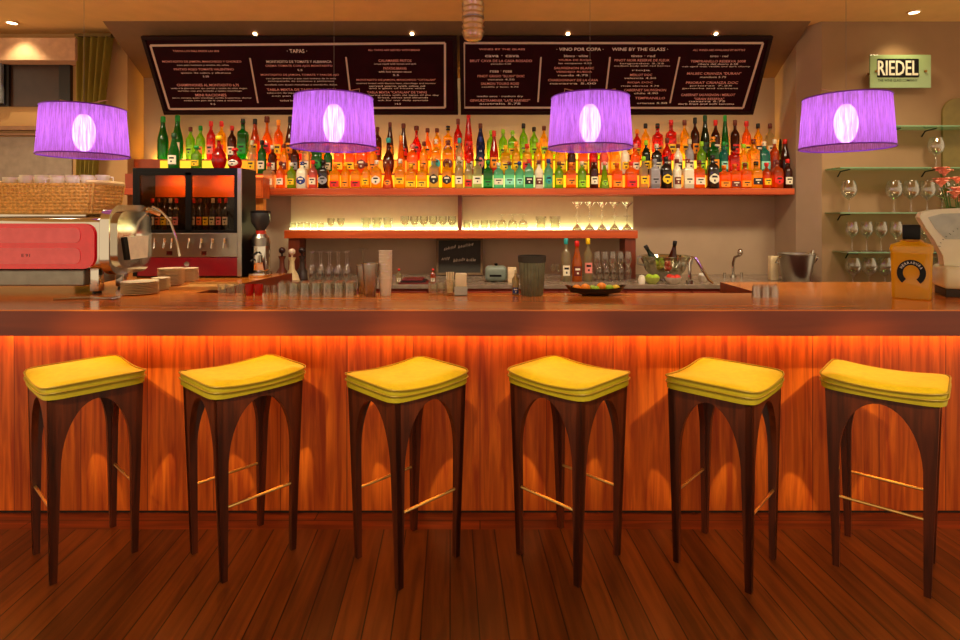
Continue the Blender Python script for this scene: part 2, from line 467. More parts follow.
# centre, direction of the rungs (degrees)
ST = [(-1.755, 2.535, -42, 'frontmost stool at the far left end, yellow seat under the leftmost violet lamp, one rung half hidden'),
      (-1.057, 2.548, 48, 'mustard-seated wooden bar stool, second from the left end of the bar'),
      (-.320, 2.505, 45, 'mustard-seated wooden bar stool with lighter legs, third from the left end'),
      (.391, 2.524, -45, 'mustard-seated wooden bar stool, third from the right end of the bar'),
      (1.067, 2.482, 47, 'mustard-seated wooden bar stool, second from the right end of the bar'),
      (1.742, 2.456, -41, 'mustard-seated wooden bar stool at the right end, below the square golden bottle')]
ST[0] = ST[0][:3] + ('mustard-seated wooden bar stool at the far left, below the espresso machine',)
for i, (x, y, a, lab) in enumerate(ST):
    if i == 0:
        stool.location = (x, y, 0); stool.rotation_euler = (0, 0, math.radians(a)); stool['label'] = lab
    else: dup(stool, (x, y, 0), math.radians(a), lab)

# ------------------------------------------------------------------ pendant lamps
LD = 2.80
lamp = thing('pendant_lamp', 'x', 'lamp', (0, 0, 0), 0, 'violet strand pendant lamps over the bar')
zb, zt, rb, rt = 1.83, 2.075, .205, .188
def _shade(b):
    n = 64; A = []; B = []
    for k in range(n):
        a = 2 * PI * k / n; A.append(b.verts.new((rb * math.cos(a), rb * math.sin(a), zb))); B.append(b.verts.new((rt * math.cos(a), rt * math.sin(a), zt)))
    for k in range(n): b.faces.new((A[k], A[(k + 1) % n], B[(k + 1) % n], B[k]))
part('lamp_shade', _shade, strand_shade('violet_strands'), lamp)
def torus(b, R, r, z, n=56, m=6):
    rg = [[b.verts.new(((R + r * math.cos(2 * PI * q / m)) * math.cos(2 * PI * k / n), (R + r * math.cos(2 * PI * q / m)) * math.sin(2 * PI * k / n), z + r * math.sin(2 * PI * q / m))) for q in range(m)] for k in range(n)]
    for k in range(n):
        for q in range(m): b.faces.new((rg[k][q], rg[k][(q + 1) % m], rg[(k + 1) % n][(q + 1) % m], rg[(k + 1) % n][q]))
M_ring = plain('violet_rim_tape', (120, 40, 190), .5)
part('rim', lambda b: torus(b, rb, .0035, zb), M_ring, lamp); part('rim', lambda b: torus(b, rt, .0035, zt), M_ring, lamp)
def _bulb(b):
    ell(b, (0, 0, 1.95), .052, .052, .098, 20, 14); tube(b, [(0, 0, 2.03), (0, 0, 2.10)], .018, mi=1)
M_bulb = emit('lamp_bulb', (255, 236, 250), 6.5)
_nt = M_bulb.node_tree; _mx = _nt.nodes.new('ShaderNodeMixShader'); _tp = _nt.nodes.new('ShaderNodeBsdfTransparent'); _mx.inputs[0].default_value = .4
_em = [n for n in _nt.nodes if n.type == 'EMISSION'][0]; _o = [n for n in _nt.nodes if n.type == 'OUTPUT_MATERIAL'][0]
_nt.links.new(_tp.outputs[0], _mx.inputs[1]); _nt.links.new(_em.outputs[0], _mx.inputs[2]); _nt.links.new(_mx.outputs[0], _o.inputs[0])
part('bulb', _bulb, [M_bulb, M_black], lamp)
def _wires(b):
    for s in (-1, 1):
        tube(b, [(s * rt, 0, zt), (s * .125, 0, zt + .01), (s * .125, 0, zt + .045), (s * .05, 0, zt + .030), (0, 0, zt + .026)], .0026, 6)
part('wire_frame', _wires, plain('brass_wire', (190, 150, 100), .3, .9), lamp)
part('cable', lambda b: tube(b, [(0, 0, 2.09), (0, 0, HC)], .0009, 6), plain('clear_cable', (120, 105, 100), .4), lamp)
LL = ['violet strand pendant lamp at the far left, in front of the olive curtain', 'violet strand pendant lamp in front of the left menu board',
      'violet strand pendant lamp in front of the right menu board', 'violet strand pendant lamp at the far right, below the green glass plaque']
for i, u in enumerate((82, 334, 590, 846)):
    p = (XX(u, LD), LD, 0)
    if i == 0:
        p = (XX(84, 2.96), 2.96, -.022)
        lamp.location = p; lamp['label'] = LL[0]
    else: dup(lamp, p, 0, LL[i])
    l = bpy.data.lights.new('bulb_light', 'POINT'); l.energy = 2.2; l.color = (.92, .80, 1); l.shadow_soft_size = .05
    lo = bpy.data.objects.new('bulb_light', l); COL.objects.link(lo); lo.location = (p[0], p[1], 1.95 + p[2])

# ------------------------------------------------------------------ menu boards
BT = Vector((0, 4.45, ZZ(36, 4.45))); BBt = Vector((0, 4.78, ZZ(114.5, 4.78)))
bup = (BT - BBt); BH = bup.length; bup.normalize(); bn = Vector((1, 0, 0)).cross(bup).normalized()   # toward the room
if bn.y > 0: bn = -bn
def on_board(u, v):
    d = Vector(((u - CU) / F, 1, (HV - v) / F)); o = Vector((0, 0, EYE))
    t = (BBt - o).dot(bn) / d.dot(bn); q = o + d * t
    return q.x, (q - BBt).dot(bup)
M_bface = plain('board_face', (40, 4, 9), .7, var=.25, scale=7, spec=.08)
M_bframe = wood('board_frame', (24, 8, 7), (40, 14, 10), 'x', 3, .55, spec=.12)
M_line = plain('board_line', (205, 178, 160), .8, var=.03)
M_txt = plain('chalk_white', (245, 225, 212), .9, var=.03); M_txtr = plain('chalk_rose', (240, 165, 155), .9, var=.03)
def board(u0, u1, label, lines, divs, texts, rect):
    X0, X1 = (u0 - CU) * 4.45 / F, (u1 - CU) * 4.45 / F
    cx = (X0 + X1) / 2
    t = thing('menu_board', label, 'menu board', (cx, BBt.y, BBt.z), 0, None)
    rotm = Matrix((Vector((1, 0, 0)), bup, bn)).transposed().to_4x4()
    t.matrix_world = Matrix.Translation((cx, BBt.y, BBt.z)) @ rotm
    h = BH; w0, w1 = X0 - cx, X1 - cx; fr = .030
    part('board_panel', lambda b: box(b, w0 + fr * .5, w1 - fr * .5, fr * .5, h - fr * .5, -.018, .0), M_bface, t, smooth=False)
    def _fr(b):
        box(b, w0, w1, 0, fr, -.025, .012, .003); box(b, w0, w1, h - fr, h, -.025, .012, .003)
        box(b, w0, w0 + fr, fr, h - fr, -.025, .012, .003); box(b, w1 - fr, w1, fr, h - fr, -.025, .012, .003)
    part('frame', _fr, M_bframe, t, smooth=False)
    for s in (w0 + .35, w1 - .35):
        part('bracket', lambda b: tube(b, [(s, h - .06, -.018), (s, h - .10, -.23)], .008), M_black, t)
    def _ln(b):
        def seg(p, q, w):
            p = Vector((p[0] - cx, p[1])); q = Vector((q[0] - cx, q[1])); d = (q - p).normalized(); n = Vector((-d.y, d.x)) * w
            prism(b, [p + n, p - n, q - n, q + n], (0, 0, .0005), (1, 0, 0), (0, 1, 0), (0, 0, 1), .0015)
        (a, bb, c, d) = [on_board(*q) for q in rect]
        for p, q in ((a, bb), (bb, c), (c, d), (d, a)): seg(p, q, .0085)
        for (p, q) in divs: seg(on_board(*p), on_board(*q), .0065)
    part('border_line', _ln, M_line, t, smooth=False)
    for mat, key in ((M_txt, 'w'), (M_txtr, 'r')):
        bm = bmesh.new()
        for (uc, v, wpx, hpx, s, k) in texts:
            if k != key: continue
            x, y = on_board(uc, v); x0, _ = on_board(uc - wpx / 2, v); x1, _ = on_board(uc + wpx / 2, v)
            _, ya = on_board(uc, v - hpx / 2); _, yb = on_board(uc, v + hpx / 2)
            me = text_mesh(s, x1 - x0, abs(ya - yb), (x - cx, y))
            for q in me.vertices: q.co.z = .002
            bm.from_mesh(me); bpy.data.meshes.remove(me)
        finish(bm, 'lettering', mat, t, smooth=False)
    return t
B1 = [(196, 51, 46, 1.8, 'TODOS LOS DIAS DESDE LAS SEIS', 'r'),
      (202, 61.8, 79, 2.6, 'MONTADITO DE JAMON, MANCHEGO Y CHORIZO', 'r'), (203, 65.2, 52, 1.8, 'con pan tumaca y aceite de oliva', 'w'),
      (204, 69.6, 60, 2.8, 'PINTXO ROJO TOMATE VALENTINO', 'r'), (206, 73, 50, 1.8, 'queso de cabra y albahaca', 'w'), (206, 76.4, 6, 1.8, '5.50', 'w'),
      (208, 85, 62, 2.5, 'CHAMPINONES AL MONTADITO 6.75', 'r'), (209, 88.4, 76, 1.7, 'setas a la plancha con ajo, perejil y aceite de oliva virgen', 'w'),
      (210, 91, 64, 1.7, 'servidas con pan tostado y queso manchego', 'w'),
      (211, 95, 31, 2.5, 'MINI RACIONES', 'r'), (212, 98, 79, 1.7, 'jamon serrano, queso manchego, tortilla, boquerones, chorizo', 'w'), (213, 100.6, 58, 1.7, 'todas con pan de la casa y aceitunas', 'w'), (213, 104, 5, 1.6, '9.5', 'w'),
      (297, 51, 20, 3.8, '· TAPAS ·', 'w'),
      (299, 61.6, 65, 2.5, 'MONTADITO DE TOMATE Y ALBAHACA', 'w'), (299, 66, 67, 2.5, 'CREMA TOMATE CON AJOS MONTADITO', 'r'), (300, 70, 5, 1.8, '5.5', 'w'),
      (300, 75, 78, 2.4, 'MONTADITO DE JAMON, TOMATE Y PAN DE AJO', 'r'), (301, 78.6, 70, 1.7, 'con jamon iberico y pan con tomate de la casa', 'w'), (301, 81.2, 66, 1.7, 'acompanado de aceitunas y pimientos', 'w'), (301, 84.8, 72, 1.7, 'ensalada con queso manchego y membrillo dulce', 'w'),
      (302, 89.6, 70, 2.4, 'TABLA MIXTA DE TAPAS DE LA CASA', 'r'), (302, 93, 70, 1.7, 'seleccion de tapas frias y calientes para dos', 'w'), (302, 96, 60, 1.7, 'con pan de cristal y alioli', 'w'), (302, 100.4, 44, 1.7, 'todos los dias hasta las once', 'w'),
      (394, 50, 52, 1.8, 'ALL TAPAS ARE SERVED WITH BREAD', 'r'),
      (395, 60.6, 33, 2.5, 'CALAMARES FRITOS', 'r'), (395, 64, 42, 1.8, 'crispy squid with lemon and aioli', 'w'), (395, 68.3, 23, 2.6, 'PATATAS BRAVAS', 'r'), (395, 71.6, 33, 1.8, 'with hot tomato sauce', 'w'), (396, 75, 6, 1.8, '5.5', 'w'),
      (396, 80, 79, 2.4, 'MONTADITO DE JAMON, MANCHEGO "CATALAN"', 'r'), (396, 83.4, 79, 1.7, 'toasted bread with iberico ham, manchego and tomato', 'w'), (397, 86, 56, 1.7, 'served warm with olive oil', 'w'), (397, 88.4, 56, 1.7, 'and a glass of house wine', 'w'),
      (397, 92.2, 60, 2.4, 'TABLA MIXTA "CATALAN" DE TAPAS', 'r'), (403, 95.2, 72, 1.7, 'sharing plate with six tapas of the day', 'w'), (403, 97.6, 50, 1.7, 'bread, olives and almonds', 'w'), (403, 100.4, 50, 1.7, 'ask for our daily specials', 'w'), (398, 103.8, 6, 1.7, '14.5', 'w')]
B2 = [(502, 49.2, 46, 1.8, 'WINES BY THE GLASS', 'r'), (502, 56, 34, 2.2, 'cava · cava', 'w'), (501, 60.8, 62, 2.5, 'BRUT CAVA DE LA CASA ROSADO', 'r'), (501, 64, 20, 1.8, 'penedes 5.50', 'w'),
      (501, 71.4, 22, 2.2, 'rose · rose', 'w'), (501, 76, 47, 2.5, 'PINOT GRIGIO "BLUSH" DOC', 'r'), (501, 79.4, 27, 1.8, 'veneto 4.50', 'w'), (500, 83.6, 38, 2.5, 'SALMON TOURO ROSE', 'r'), (500, 87, 37, 1.8, 'castilla y leon 4.75', 'w'),
      (500, 96.4, 46, 2.2, 'medio seco · medium dry', 'w'), (500, 100.4, 60, 2.5, 'GEWURZTRAMINER "LATE HARVEST"', 'r'), (500, 103.6, 41, 1.8, 'australia 5.75', 'w'),
      (580, 49.2, 47, 3.2, '· VINO POR COPA ·', 'w'), (576, 55.8, 24, 2.4, 'blanco · white', 'w'), (575, 60.2, 33, 2.3, 'VIURA DE RIOJA', 'r'), (575, 63.4, 33, 1.8, 'las campanas 4.50', 'w'),
      (574, 68, 40, 2.3, 'SAUVIGNON BLANC', 'r'), (574, 72, 36, 2.3, 'VERDEJO RUEDA', 'r'), (573, 75.2, 30, 1.8, 'rueda 4.75', 'w'), (573, 80, 50, 2.3, 'CHARDONNAY DE LA CASA', 'r'), (573, 83.4, 46, 1.8, 'navarra 5.00', 'w'),
      (640, 49.2, 56, 3.2, 'WINE BY THE GLASS ·', 'w'), (643, 55.8, 24, 2.4, 'tinto · red', 'w'), (642, 60.2, 55, 2.4, 'PINOT NOIR RESERVE DE FLEUR', 'r'), (642, 63.6, 44, 1.7, 'languedoc 5.25', 'w'), (642, 66, 56, 1.7, 'medium body with red berries', 'w'),
      (641, 70.4, 18, 2, 'rioja', 'w'), (641, 74.8, 22, 2.3, 'MERLOT DOC', 'r'), (640, 78, 32, 1.7, 'valencia 4.50', 'w'), (640, 82.6, 25, 2.3, 'RIOJA DOC', 'r'), (640, 86, 38, 1.7, 'rioja alavesa 4.75', 'w'), (645, 90, 42, 2.4, 'CABERNET SAUVIGNON', 'r'), (646, 93.2, 24, 1.7, 'chile 4.90', 'w'), (650, 98, 30, 2.3, 'TEMPRANILLO', 'r'), (652, 103, 30, 1.7, 'crianza 5.50', 'w'),
      (719, 50, 52, 1.9, 'ALL WINES ARE AVAILABLE BY BOTTLE', 'r'), (719, 56, 18, 2.2, 'tinto · red', 'w'), (718, 61.2, 55, 2.4, 'TEMPRANILLO RESERVA 2008', 'r'), (718, 64, 40, 1.7, 'ribera del duero 6.50', 'w'), (716, 66.6, 68, 1.7, 'oak aged with vanilla and dark cherry', 'w'),
      (714, 73.4, 54, 2.5, 'MALBEC CRIANZA "DURAN"', 'r'), (713, 77, 26, 1.8, 'mendoza 5.75', 'w'), (712, 82.6, 52, 2.5, 'PRIORAT CRIANZA DOC', 'r'), (711, 85.8, 42, 1.7, 'priorat 7.25', 'w'), (710, 88.4, 56, 1.7, 'garnacha and carinena', 'w'),
      (708, 94.8, 54, 2.4, 'CABERNET SAUVIGNON / MERLOT', 'r'), (709, 98.8, 30, 2.3, '"GRAN RESERVA"', 'r'), (707, 101.2, 36, 1.7, 'navarra 6.75', 'w'), (706, 103.8, 56, 1.7, 'dark fruit and soft tannins', 'w')]
board(141, 456.5, 'long tilted black menu board headed TAPAS, left of the pair', None, [((250, 58), (258, 103)), ((346, 57), (351.5, 104))], B1, [(150.5, 45.5), (445, 43), (445, 107.5), (169.5, 109)])
board(459.5, 773, 'long tilted black menu board listing wine by the glass, right of the pair', None, [((541, 57), (538, 102)), ((610, 57), (604.5, 104)), ((679.5, 57), (670, 103))], B2, [(464, 43), (763, 43), (743, 108), (464, 107.5)])

# ------------------------------------------------------------------ back bar: shelves and steps
SH = 1.715                                   # top of the bottle shelf
shf = thing('bottle_shelf', 'long cherry wood shelf carrying the lit rows of liquor bottles', 'shelf', (0, 4.78, SH - .05))
part('shelf_board', lambda b: box(b, XL + .001, XR - .02, -.18, .169, -.001, .05, .004), M_shelf, shf, smooth=False)
S2, S3 = SH + .125, SH + .255
M_step = plain('amber_acrylic_step', (150, 60, 22), .3)
stp = thing('display_step', 'low glowing step holding the middle row of liquor bottles', 'display step', (0, 4.78, SH))
part('step_box', lambda b: box(b, XL + .002, XR - .04, -.095, .019, .0, .125), M_step, stp, smooth=False)
stp2 = thing('display_step', 'tall glowing step against the wall holding the rear row of bottles', 'display step', (0, 4.78, SH))
part('step_box', lambda b: box(b, XL + .002, XR - .04, .025, .168, .0, .255), M_step, stp2, smooth=False)
segs = [(-2.7, -2.1, (235, 165, 40)), (-2.1, -1.35, (255, 110, 40)), (-1.35, -.55, (255, 150, 30)), (-.55, -.1, (255, 172, 14)), (-.1, .55, (190, 205, 110)), (.55, .95, (250, 165, 25)), (.95, 1.5, (255, 130, 30)), (1.5, 2.45, (255, 150, 35))]
segs2 = [(-2.7, -2.1, (215, 170, 40)), (-2.1, -1.35, (255, 130, 30)), (-1.35, -.55, (255, 120, 30)), (-.55, -.1, (255, 165, 14)), (-.1, .95, (205, 180, 30)), (.95, 1.5, (255, 160, 30)), (1.5, 2.45, (255, 180, 40))]
for k, (a, c, colr) in enumerate(segs):
    part('light_panel', lambda b: box(b, a + .005, c - .005, -.099, -.0951, .012, .112), emit('step_glow_%d' % k, colr, 2.1), stp, smooth=False)
for k, (a, c, colr) in enumerate(segs2):
    part('light_panel', lambda b: box(b, a + .005, c - .005, .021, .0249, .137, .243), emit('step_glow_up_%d' % k, colr, 1.9), stp2, smooth=False)
part('light_strip', lambda b: box(b, XL + .1, XR - .1, .125, .150, .2551, .263), emit('step_back_led', (255, 190, 70), 42), stp2, smooth=False)
# side box at the left end of the shelf
sb = thing('wooden_box', 'small orange wooden box at the left end under the bottles, beside the wine dispenser', 'box', (XX(257, 4.5), 4.50, 1.63))
part('box_body', lambda b: box(b, -.066, .066, -.05, .095, 0, .165, .003), M_shelf, sb, smooth=False)
part('front_slat', lambda b: box(b, -.05, .05, -.055, -.0501, .02, .14, .001), plain('orange_veneer', (214, 96, 34), .4, stretch=(1, 1, 8)), sb, smooth=False)
part('support', lambda b: box(b, -.05, .05, .0, .06, -1.63, -.001), wood('orange_post', (196, 100, 30), (232, 150, 60), 'z', 3, .4), sb, smooth=False)

BKZ = .985
bb = thing('back_counter', 'low back counter with grey worktop and red-brown front behind the bar', 'counter', (0, 4.2, 0))
part('worktop', lambda b: (box(b, -1.385, XR - .03, 0, .745, BKZ - .03, BKZ, .003), box(b, -1.69, -1.3851, .06, .745, BKZ - .03, BKZ, .003)), plain('grey_worktop', (140, 122, 104), .25, var=.15), bb, smooth=False)
part('cabinet_front', lambda b: (box(b, -1.37, XR - .04, .02, .74, 0.0, BKZ - .031), box(b, -1.68, -1.3701, .07, .74, 0, BKZ - .031)), wood('redbrown_front', (120, 40, 20), (160, 62, 30), 'x', 2, .4), bb, smooth=False)
for k in range(8):
    x0 = -1.36 + k * .487
    part('door', lambda b: box(b, x0 + .01, x0 + .477, .003, .0199, .12, BKZ - .05, .003), wood('redbrown_front', (120, 40, 20), (160, 62, 30), 'x', 2, .4), bb, smooth=False)
# glass shelf (lower, lit)
LZ = 1.375
ls = thing('lit_glass_shelf', 'lower cherry wood shelf glowing pale green behind clear glasses', 'shelf', (0, 4.72, 0))
part('shelf_board', lambda b: box(b, XX(284, 4.62), XX(638, 4.62), -.10, .228, LZ - .065, LZ, .003), M_shelf, ls, smooth=False)
for u in (293, 631):
    part('post', lambda b: box(b, XX(u, 4.62) - .045, XX(u, 4.62) + .045, -.08, .1, BKZ, LZ - .0651, .003), M_shelfdk, ls, smooth=False)
part('light_strip', lambda b: box(b, XX(290, 4.9), XX(632, 4.9), .170, .20, LZ + .0001, LZ + .014), emit('shelf_led', (246, 240, 180), 11), ls, smooth=False)
part('back_panel', lambda b: box(b, XX(290, 4.9), XX(634, 4.9), .205, .225, LZ + .0001, SH - .055), plain('pale_green_panel', (214, 204, 160), .6, var=.03), ls, smooth=False)
part('divider', lambda b: box(b, -.182, -.152, -.02, .2049, LZ + .0001, SH - .053), M_shelfdk, ls, smooth=False)

# ------------------------------------------------------------------ bottles
CC = {'Y': ('yellow', (255, 205, 15)), 'O': ('orange', (255, 150, 20)), 'A': ('amber', (225, 105, 15)), 'R': ('red', (225, 30, 20)),
      'G': ('green', (20, 150, 50)), 'L': ('lime green', (160, 220, 30)), 'T': ('teal', (40, 170, 170)), 'B': ('deep blue', (25, 50, 130)),
      'N': ('dark brown', (110, 38, 16)), 'K': ('black', (22, 16, 14)), 'C': ('clear', (225, 215, 170)), 'W': ('cream white', (240, 230, 200)),
      'Q': ('pale aqua', (150, 230, 205)), 'D': ('dark green', (20, 70, 35)), 'P': ('rose', (235, 140, 130)), 'S': ('silver grey', (150, 145, 150))}
def opaque(k): return plain('paint_' + CC[k][0].replace(' ', '_'), CC[k][1], .4, var=.05)
def bglass(k):
    if k in 'WK' or k == 'S': return plain('glazed_' + CC[k][0].replace(' ', '_'), CC[k][1], .2, var=.05, coat=.5)
    return tinted('bottle_' + CC[k][0].replace(' ', '_'), CC[k][1], clear=.38 if k not in 'C' else .55)
# normalised profiles (r in half-widths, z in heights); body radius 1 at w
SHAPES = {
 'c': ('straight', [(0, 0), (.92, 0), (1, .02), (1, .56), (.93, .64), (.55, .72), (.34, .78), (.30, .80), (.30, .93), (.36, .935), (.36, .95), (0, .95)], None),
 'w': ('high-shouldered', [(0, 0), (.95, 0), (1, .02), (1, .60), (.88, .67), (.50, .73), (.34, .77), (.31, .93), (.38, .935), (.38, .95), (0, .95)], None),
 'b': ('sloping-necked', [(0, 0), (.95, 0), (1, .02), (1, .42), (.9, .52), (.62, .66), (.42, .78), (.34, .93), (.40, .935), (.40, .95), (0, .95)], None),
 's': ('square', [(0, 0), (.9, 0), (1, .015), (1, .62), (.9, .68), (.45, .72), (.34, .76), (.34, .90), (.42, .905), (.42, .94), (0, .94)], 7),
 'f': ('flat squat', [(0, 0), (.95, 0), (1.08, .03), (1.1, .55), (.95, .68), (.42, .76), (.30, .80), (.30, .90), (.40, .905), (.40, .94), (0, .94)], 4),
 'o': ('round-bellied', [(0, 0), (.55, 0), (.85, .06), (1.08, .20), (1.12, .32), (1.0, .45), (.62, .57), (.34, .64), (.27, .74), (.27, .92), (.36, .925), (.36, .95), (0, .95)], None),
 't': ('tall tapering', [(0, 0), (.9, 0), (1, .02), (.96, .3), (.75, .55), (.5, .75), (.36, .93), (.42, .935), (.42, .95), (0, .95)], None),
 'k': ('cone-shaped', [(0, 0), (1.25, 0), (1.3, .03), (1.1, .25), (.7, .55), (.4, .75), (.33, .9), (.4, .91), (.4, .95), (0, .95)], None)}
WID = {'c': .036, 'w': .036, 'b': .038, 's': .039, 'f': .042, 'o': .043, 't': .033, 'k': .038}
MESH = {}
def bottle_meshes(shape, body, cap, lab, lk):
    key = (shape, body)
    if key not in MESH:
        bm = bmesh.new(); nm, prof, pw = SHAPES[shape]
        lathe(bm, [(r * WID[shape], z) for r, z in prof], seg=20 if pw else 16, power=pw)
        bmesh.ops.recalc_face_normals(bm, faces=bm.faces)
        me = bpy.data.meshes.new('glass'); bm.to_mesh(me); bm.free(); me.materials.append(bglass(body)); MESH[key] = me
    key2 = ('cap', shape, cap)
    if key2 not in MESH:
        bm = bmesh.new(); w = WID[shape] * (.46 if shape not in 'o' else .5)
        lathe(bm, [(0, .86), (w * .9, .86), (w, .865), (w, .985), (w * .8, 1.0), (0, 1.0)], seg=12)
        bmesh.ops.recalc_face_normals(bm, faces=bm.faces)
        me = bpy.data.meshes.new('cap'); bm.to_mesh(me); bm.free(); me.materials.append(opaque(cap)); MESH[key2] = me
    key3 = ('lab', shape, lab, lk)
    if lab != '-' and key3 not in MESH:
        bm = bmesh.new(); nm, prof, pw = SHAPES[shape]; w = WID[shape]
        z0, z1 = {'n': (.14, .38), 'w': (.20, .44), 'l': (.06, .30), 'r': (.14, .44)}[lk]
        if shape == 'k': z0, z1 = .1, .3
        n = 11
        def rad(z):
            for (r0, a), (r1, c) in zip(prof, prof[1:]):
                if a <= z <= c and c > a: return (r0 + (r1 - r0) * (z - a) / (c - a)) * w
            return w
        rows = []
        zs = [z0 + (z1 - z0) * i / 5 for i in range(6)]
        for z in zs:
            row = []
            for i in range(n):
                s = i / (n - 1) * 2 - 1
                zz = z
                if lk == 'r':      # oval label
                    q = (z - (z0 + z1) / 2) / ((z1 - z0) / 2); s *= math.sqrt(max(0.02, 1 - q * q))
                a = -PI / 2 + s * .8
                ca, sa = math.cos(a), math.sin(a); k = 1 / (abs(ca) ** pw + abs(sa) ** pw) ** (1 / pw) if pw else 1
                R = rad(zz) * k + .0022 
                row.append(bm.verts.new((R * ca, R * sa, zz)))
            rows.append(row)
        for A, B in zip(rows, rows[1:]):
            for i in range(n - 1):
                f = bm.faces.new((A[i], A[i + 1], B[i + 1], B[i]))
                rr = rows.index(A)
                f.material_index = 1 if ((rr == 3 and 1 < i < n - 3) or (rr == 1 and 3 < i < n - 5)) else 0
        me = bpy.data.meshes.new('label'); bm.to_mesh(me); bm.free(); me.materials.append(opaque(lab))
        me.materials.append(opaque('K' if lab not in 'KNB' else 'W')); MESH[key3] = me
    return MESH[key], MESH[key2], (MESH.get(key3) if lab != '-' else None)
def bottle(u, D, z, h, shape, body, cap, lab, lk, label, group, wmul=1.0):
    me, cp, lb = bottle_meshes(shape, body, cap, lab, lk)
    t = thing('bottle', label, 'bottle', (XX(u, D), D, z), 0, group)
    for nm, m, s in (('glass', me, 0), ('cap', cp, 0), ('label', lb, 0)):
        if m is None: continue
        o = link_mesh(m, nm, [], t, angle=40); o.scale = (wmul, wmul, h)
    return t

def row(spec, D, z, rname, rlab, jitter=0.0, xmin=None):
    """spec entries 'u shape body cap label labelkind height_cm [width]'"""
    items = [e.split() for e in spec.strip().split('\n') for e in e.split(',') if e.strip()]
    items.sort(key=lambda e: float(e[0]))
    lastx = -9
    pos = []
    n = len(items)
    for i, e in enumerate(items):
        pos.append(XX(float(e[0]), D))
    # relative naming
    post = XX(459, D)
    left = [i for i in range(n) if pos[i] < post]; right = [i for i in range(n) if pos[i] >= post]
    for i, e in enumerate(items):
        u, sh, bd, cp, lb, lk, h = float(e[0]), e[1], e[2], e[3], e[4], e[5], float(e[6]) / 100
        room = 9
        if i > 0: room = min(room, pos[i] - pos[i - 1])
        if i < n - 1: room = min(room, pos[i + 1] - pos[i])
        wm = float(e[7]) if len(e) > 7 else 1.0
        wr = WID[sh] * {'k': 1.3, 'f': 1.1, 'o': 1.12}.get(sh, 1.0)
        wm = min(wm, (room / 2 - .0012) / wr)
        if pos[i] < post:
            kl, kr = left.index(i), len(left) - 1 - left.index(i)
            where = ORD[kl] + ' from the left end' if kl <= kr else ORD[kr] + ' left of the centre post'
        else:
            kl, kr = right.index(i), len(right) - 1 - right.index(i)
            where = ORD[kl] + ' right of the centre post' if kl < kr else ORD[kr] + ' from the right end'
        lt = '' if lb == '-' else ', ' + CC[lb][0] + ' label'
        lab = '%s %s bottle, %s cap%s, %s, %s' % (CC[bd][0], SHAPES[sh][0], CC[cp][0], '', where, rlab)
        if len(lab.split()) <= 14 and lt: lab = lab.replace(' cap,', ' cap%s,' % lt)
        while len(lab.split()) > 16: lab = lab.replace(', %s cap' % CC[cp][0], '', 1) if (', %s cap' % CC[cp][0]) in lab else ' '.join(lab.split()[:16])
        bottle(u, D, z, h, sh, bd, cp, lb, lk, lab, rname, wm)

row('''269 s C R W n 21, 280.5 c O N W n 22, 291.5 c L W Y n 21, 302 f W B B r 22, 313 c P R W n 23, 323.5 s K K S r 23, 335 s Y O R l 20, 345.5 c Y Y O l 21, 356 s Y O R l 20
366 c Y N Y n 21, 376.5 f Y W W r 23, 388 k A N O r 24, 400 f Y W Y n 24, 411 s Y Y Y l 20, 422 s Y O Y l 20, 434 s C O K r 26, 447 s Y N K r 24
459 c C C W n 26, 468.5 c C R R l 24, 477.5 s C K W n 26, 488 s G G G l 23, 498.5 f Q W W n 21, 509.5 s Q N Q n 22, 519.5 c Q B Q n 22, 529 f Q R K n 24, 539 c W N N n 23, 548.5 c Q B T r 24
559 c L N Y n 22, 571 s O O O n 21, 582 c L C L l 22, 594 c N R W n 25, 604.5 k L P L r 22, 617 s O A O l 21, 631 f O R R l 22, 643.5 c C L Y n 26, 654.5 s S S S n 24, 666 f K K Y r 26
677 c W N N n 24, 688 s W N W n 24, 699 s O N W n 23, 712.5 f K K W r 27, 724 s O O O l 19, 734.5 s O A N l 20, 745 s O N O l 21, 756 s Y K K n 22, 766.5 c A R Y n 21, 777 f A N R r 23, 787.5 c N R W n 24''',
    4.635, SH, 'liquor bottles in the front row of the lit shelf', 'front row')
row('''252 c C C Y n 28, 262 c G K W n 28, 272.5 w N W W n 24, 284 c Y N N n 25, 295 c N W S n 25, 306 c C B W n 27, 317 f G G G r 26, 328 c G D C n 24, 339 s O O Y n 25
350.5 s O R Y n 25, 362 f O N N r 27, 373 c Y R O n 24, 388.5 o N T N n 30, 401 t O O O n 32, 412.5 f O P O n 25, 424 c Y N O n 27, 436 s Y W T r 29, 448 f Y N N r 28
459.5 c C T W n 30, 469.5 w R R W n 27, 480.5 c B B P r 31, 494 b R R O n 36, 505.5 f Y Y Y n 24, 516 c Y O Y n 27, 527 s Y R R n 25, 538 c Y O Y n 26, 549 c Y Y O n 27, 560.5 f Y Y Y n 25
571.5 c N R A n 25, 583 s O B Y n 26, 593.5 c R W N n 26, 604 c P S W n 25, 614.5 f Y A Y n 26, 625 c W C Y n 26, 635.5 c O P W n 25, 646 c D L Y n 28, 656.5 f K W W n 25, 667 c R N N n 30
678 c W N K n 25, 689.5 c S C W n 29, 701.5 c L L L n 27, 713 s G O O n 31, 723.5 w T G Q n 27, 733.5 s R K R n 23, 743.5 c Y L L n 25, 753.5 s Y N O n 29, 764 f T W Q n 27, 774.5 c A W N n 29, 785 b N R K n 29''',
    4.735, S2, 'liquor bottles in the middle row of the lit shelf', 'middle row')
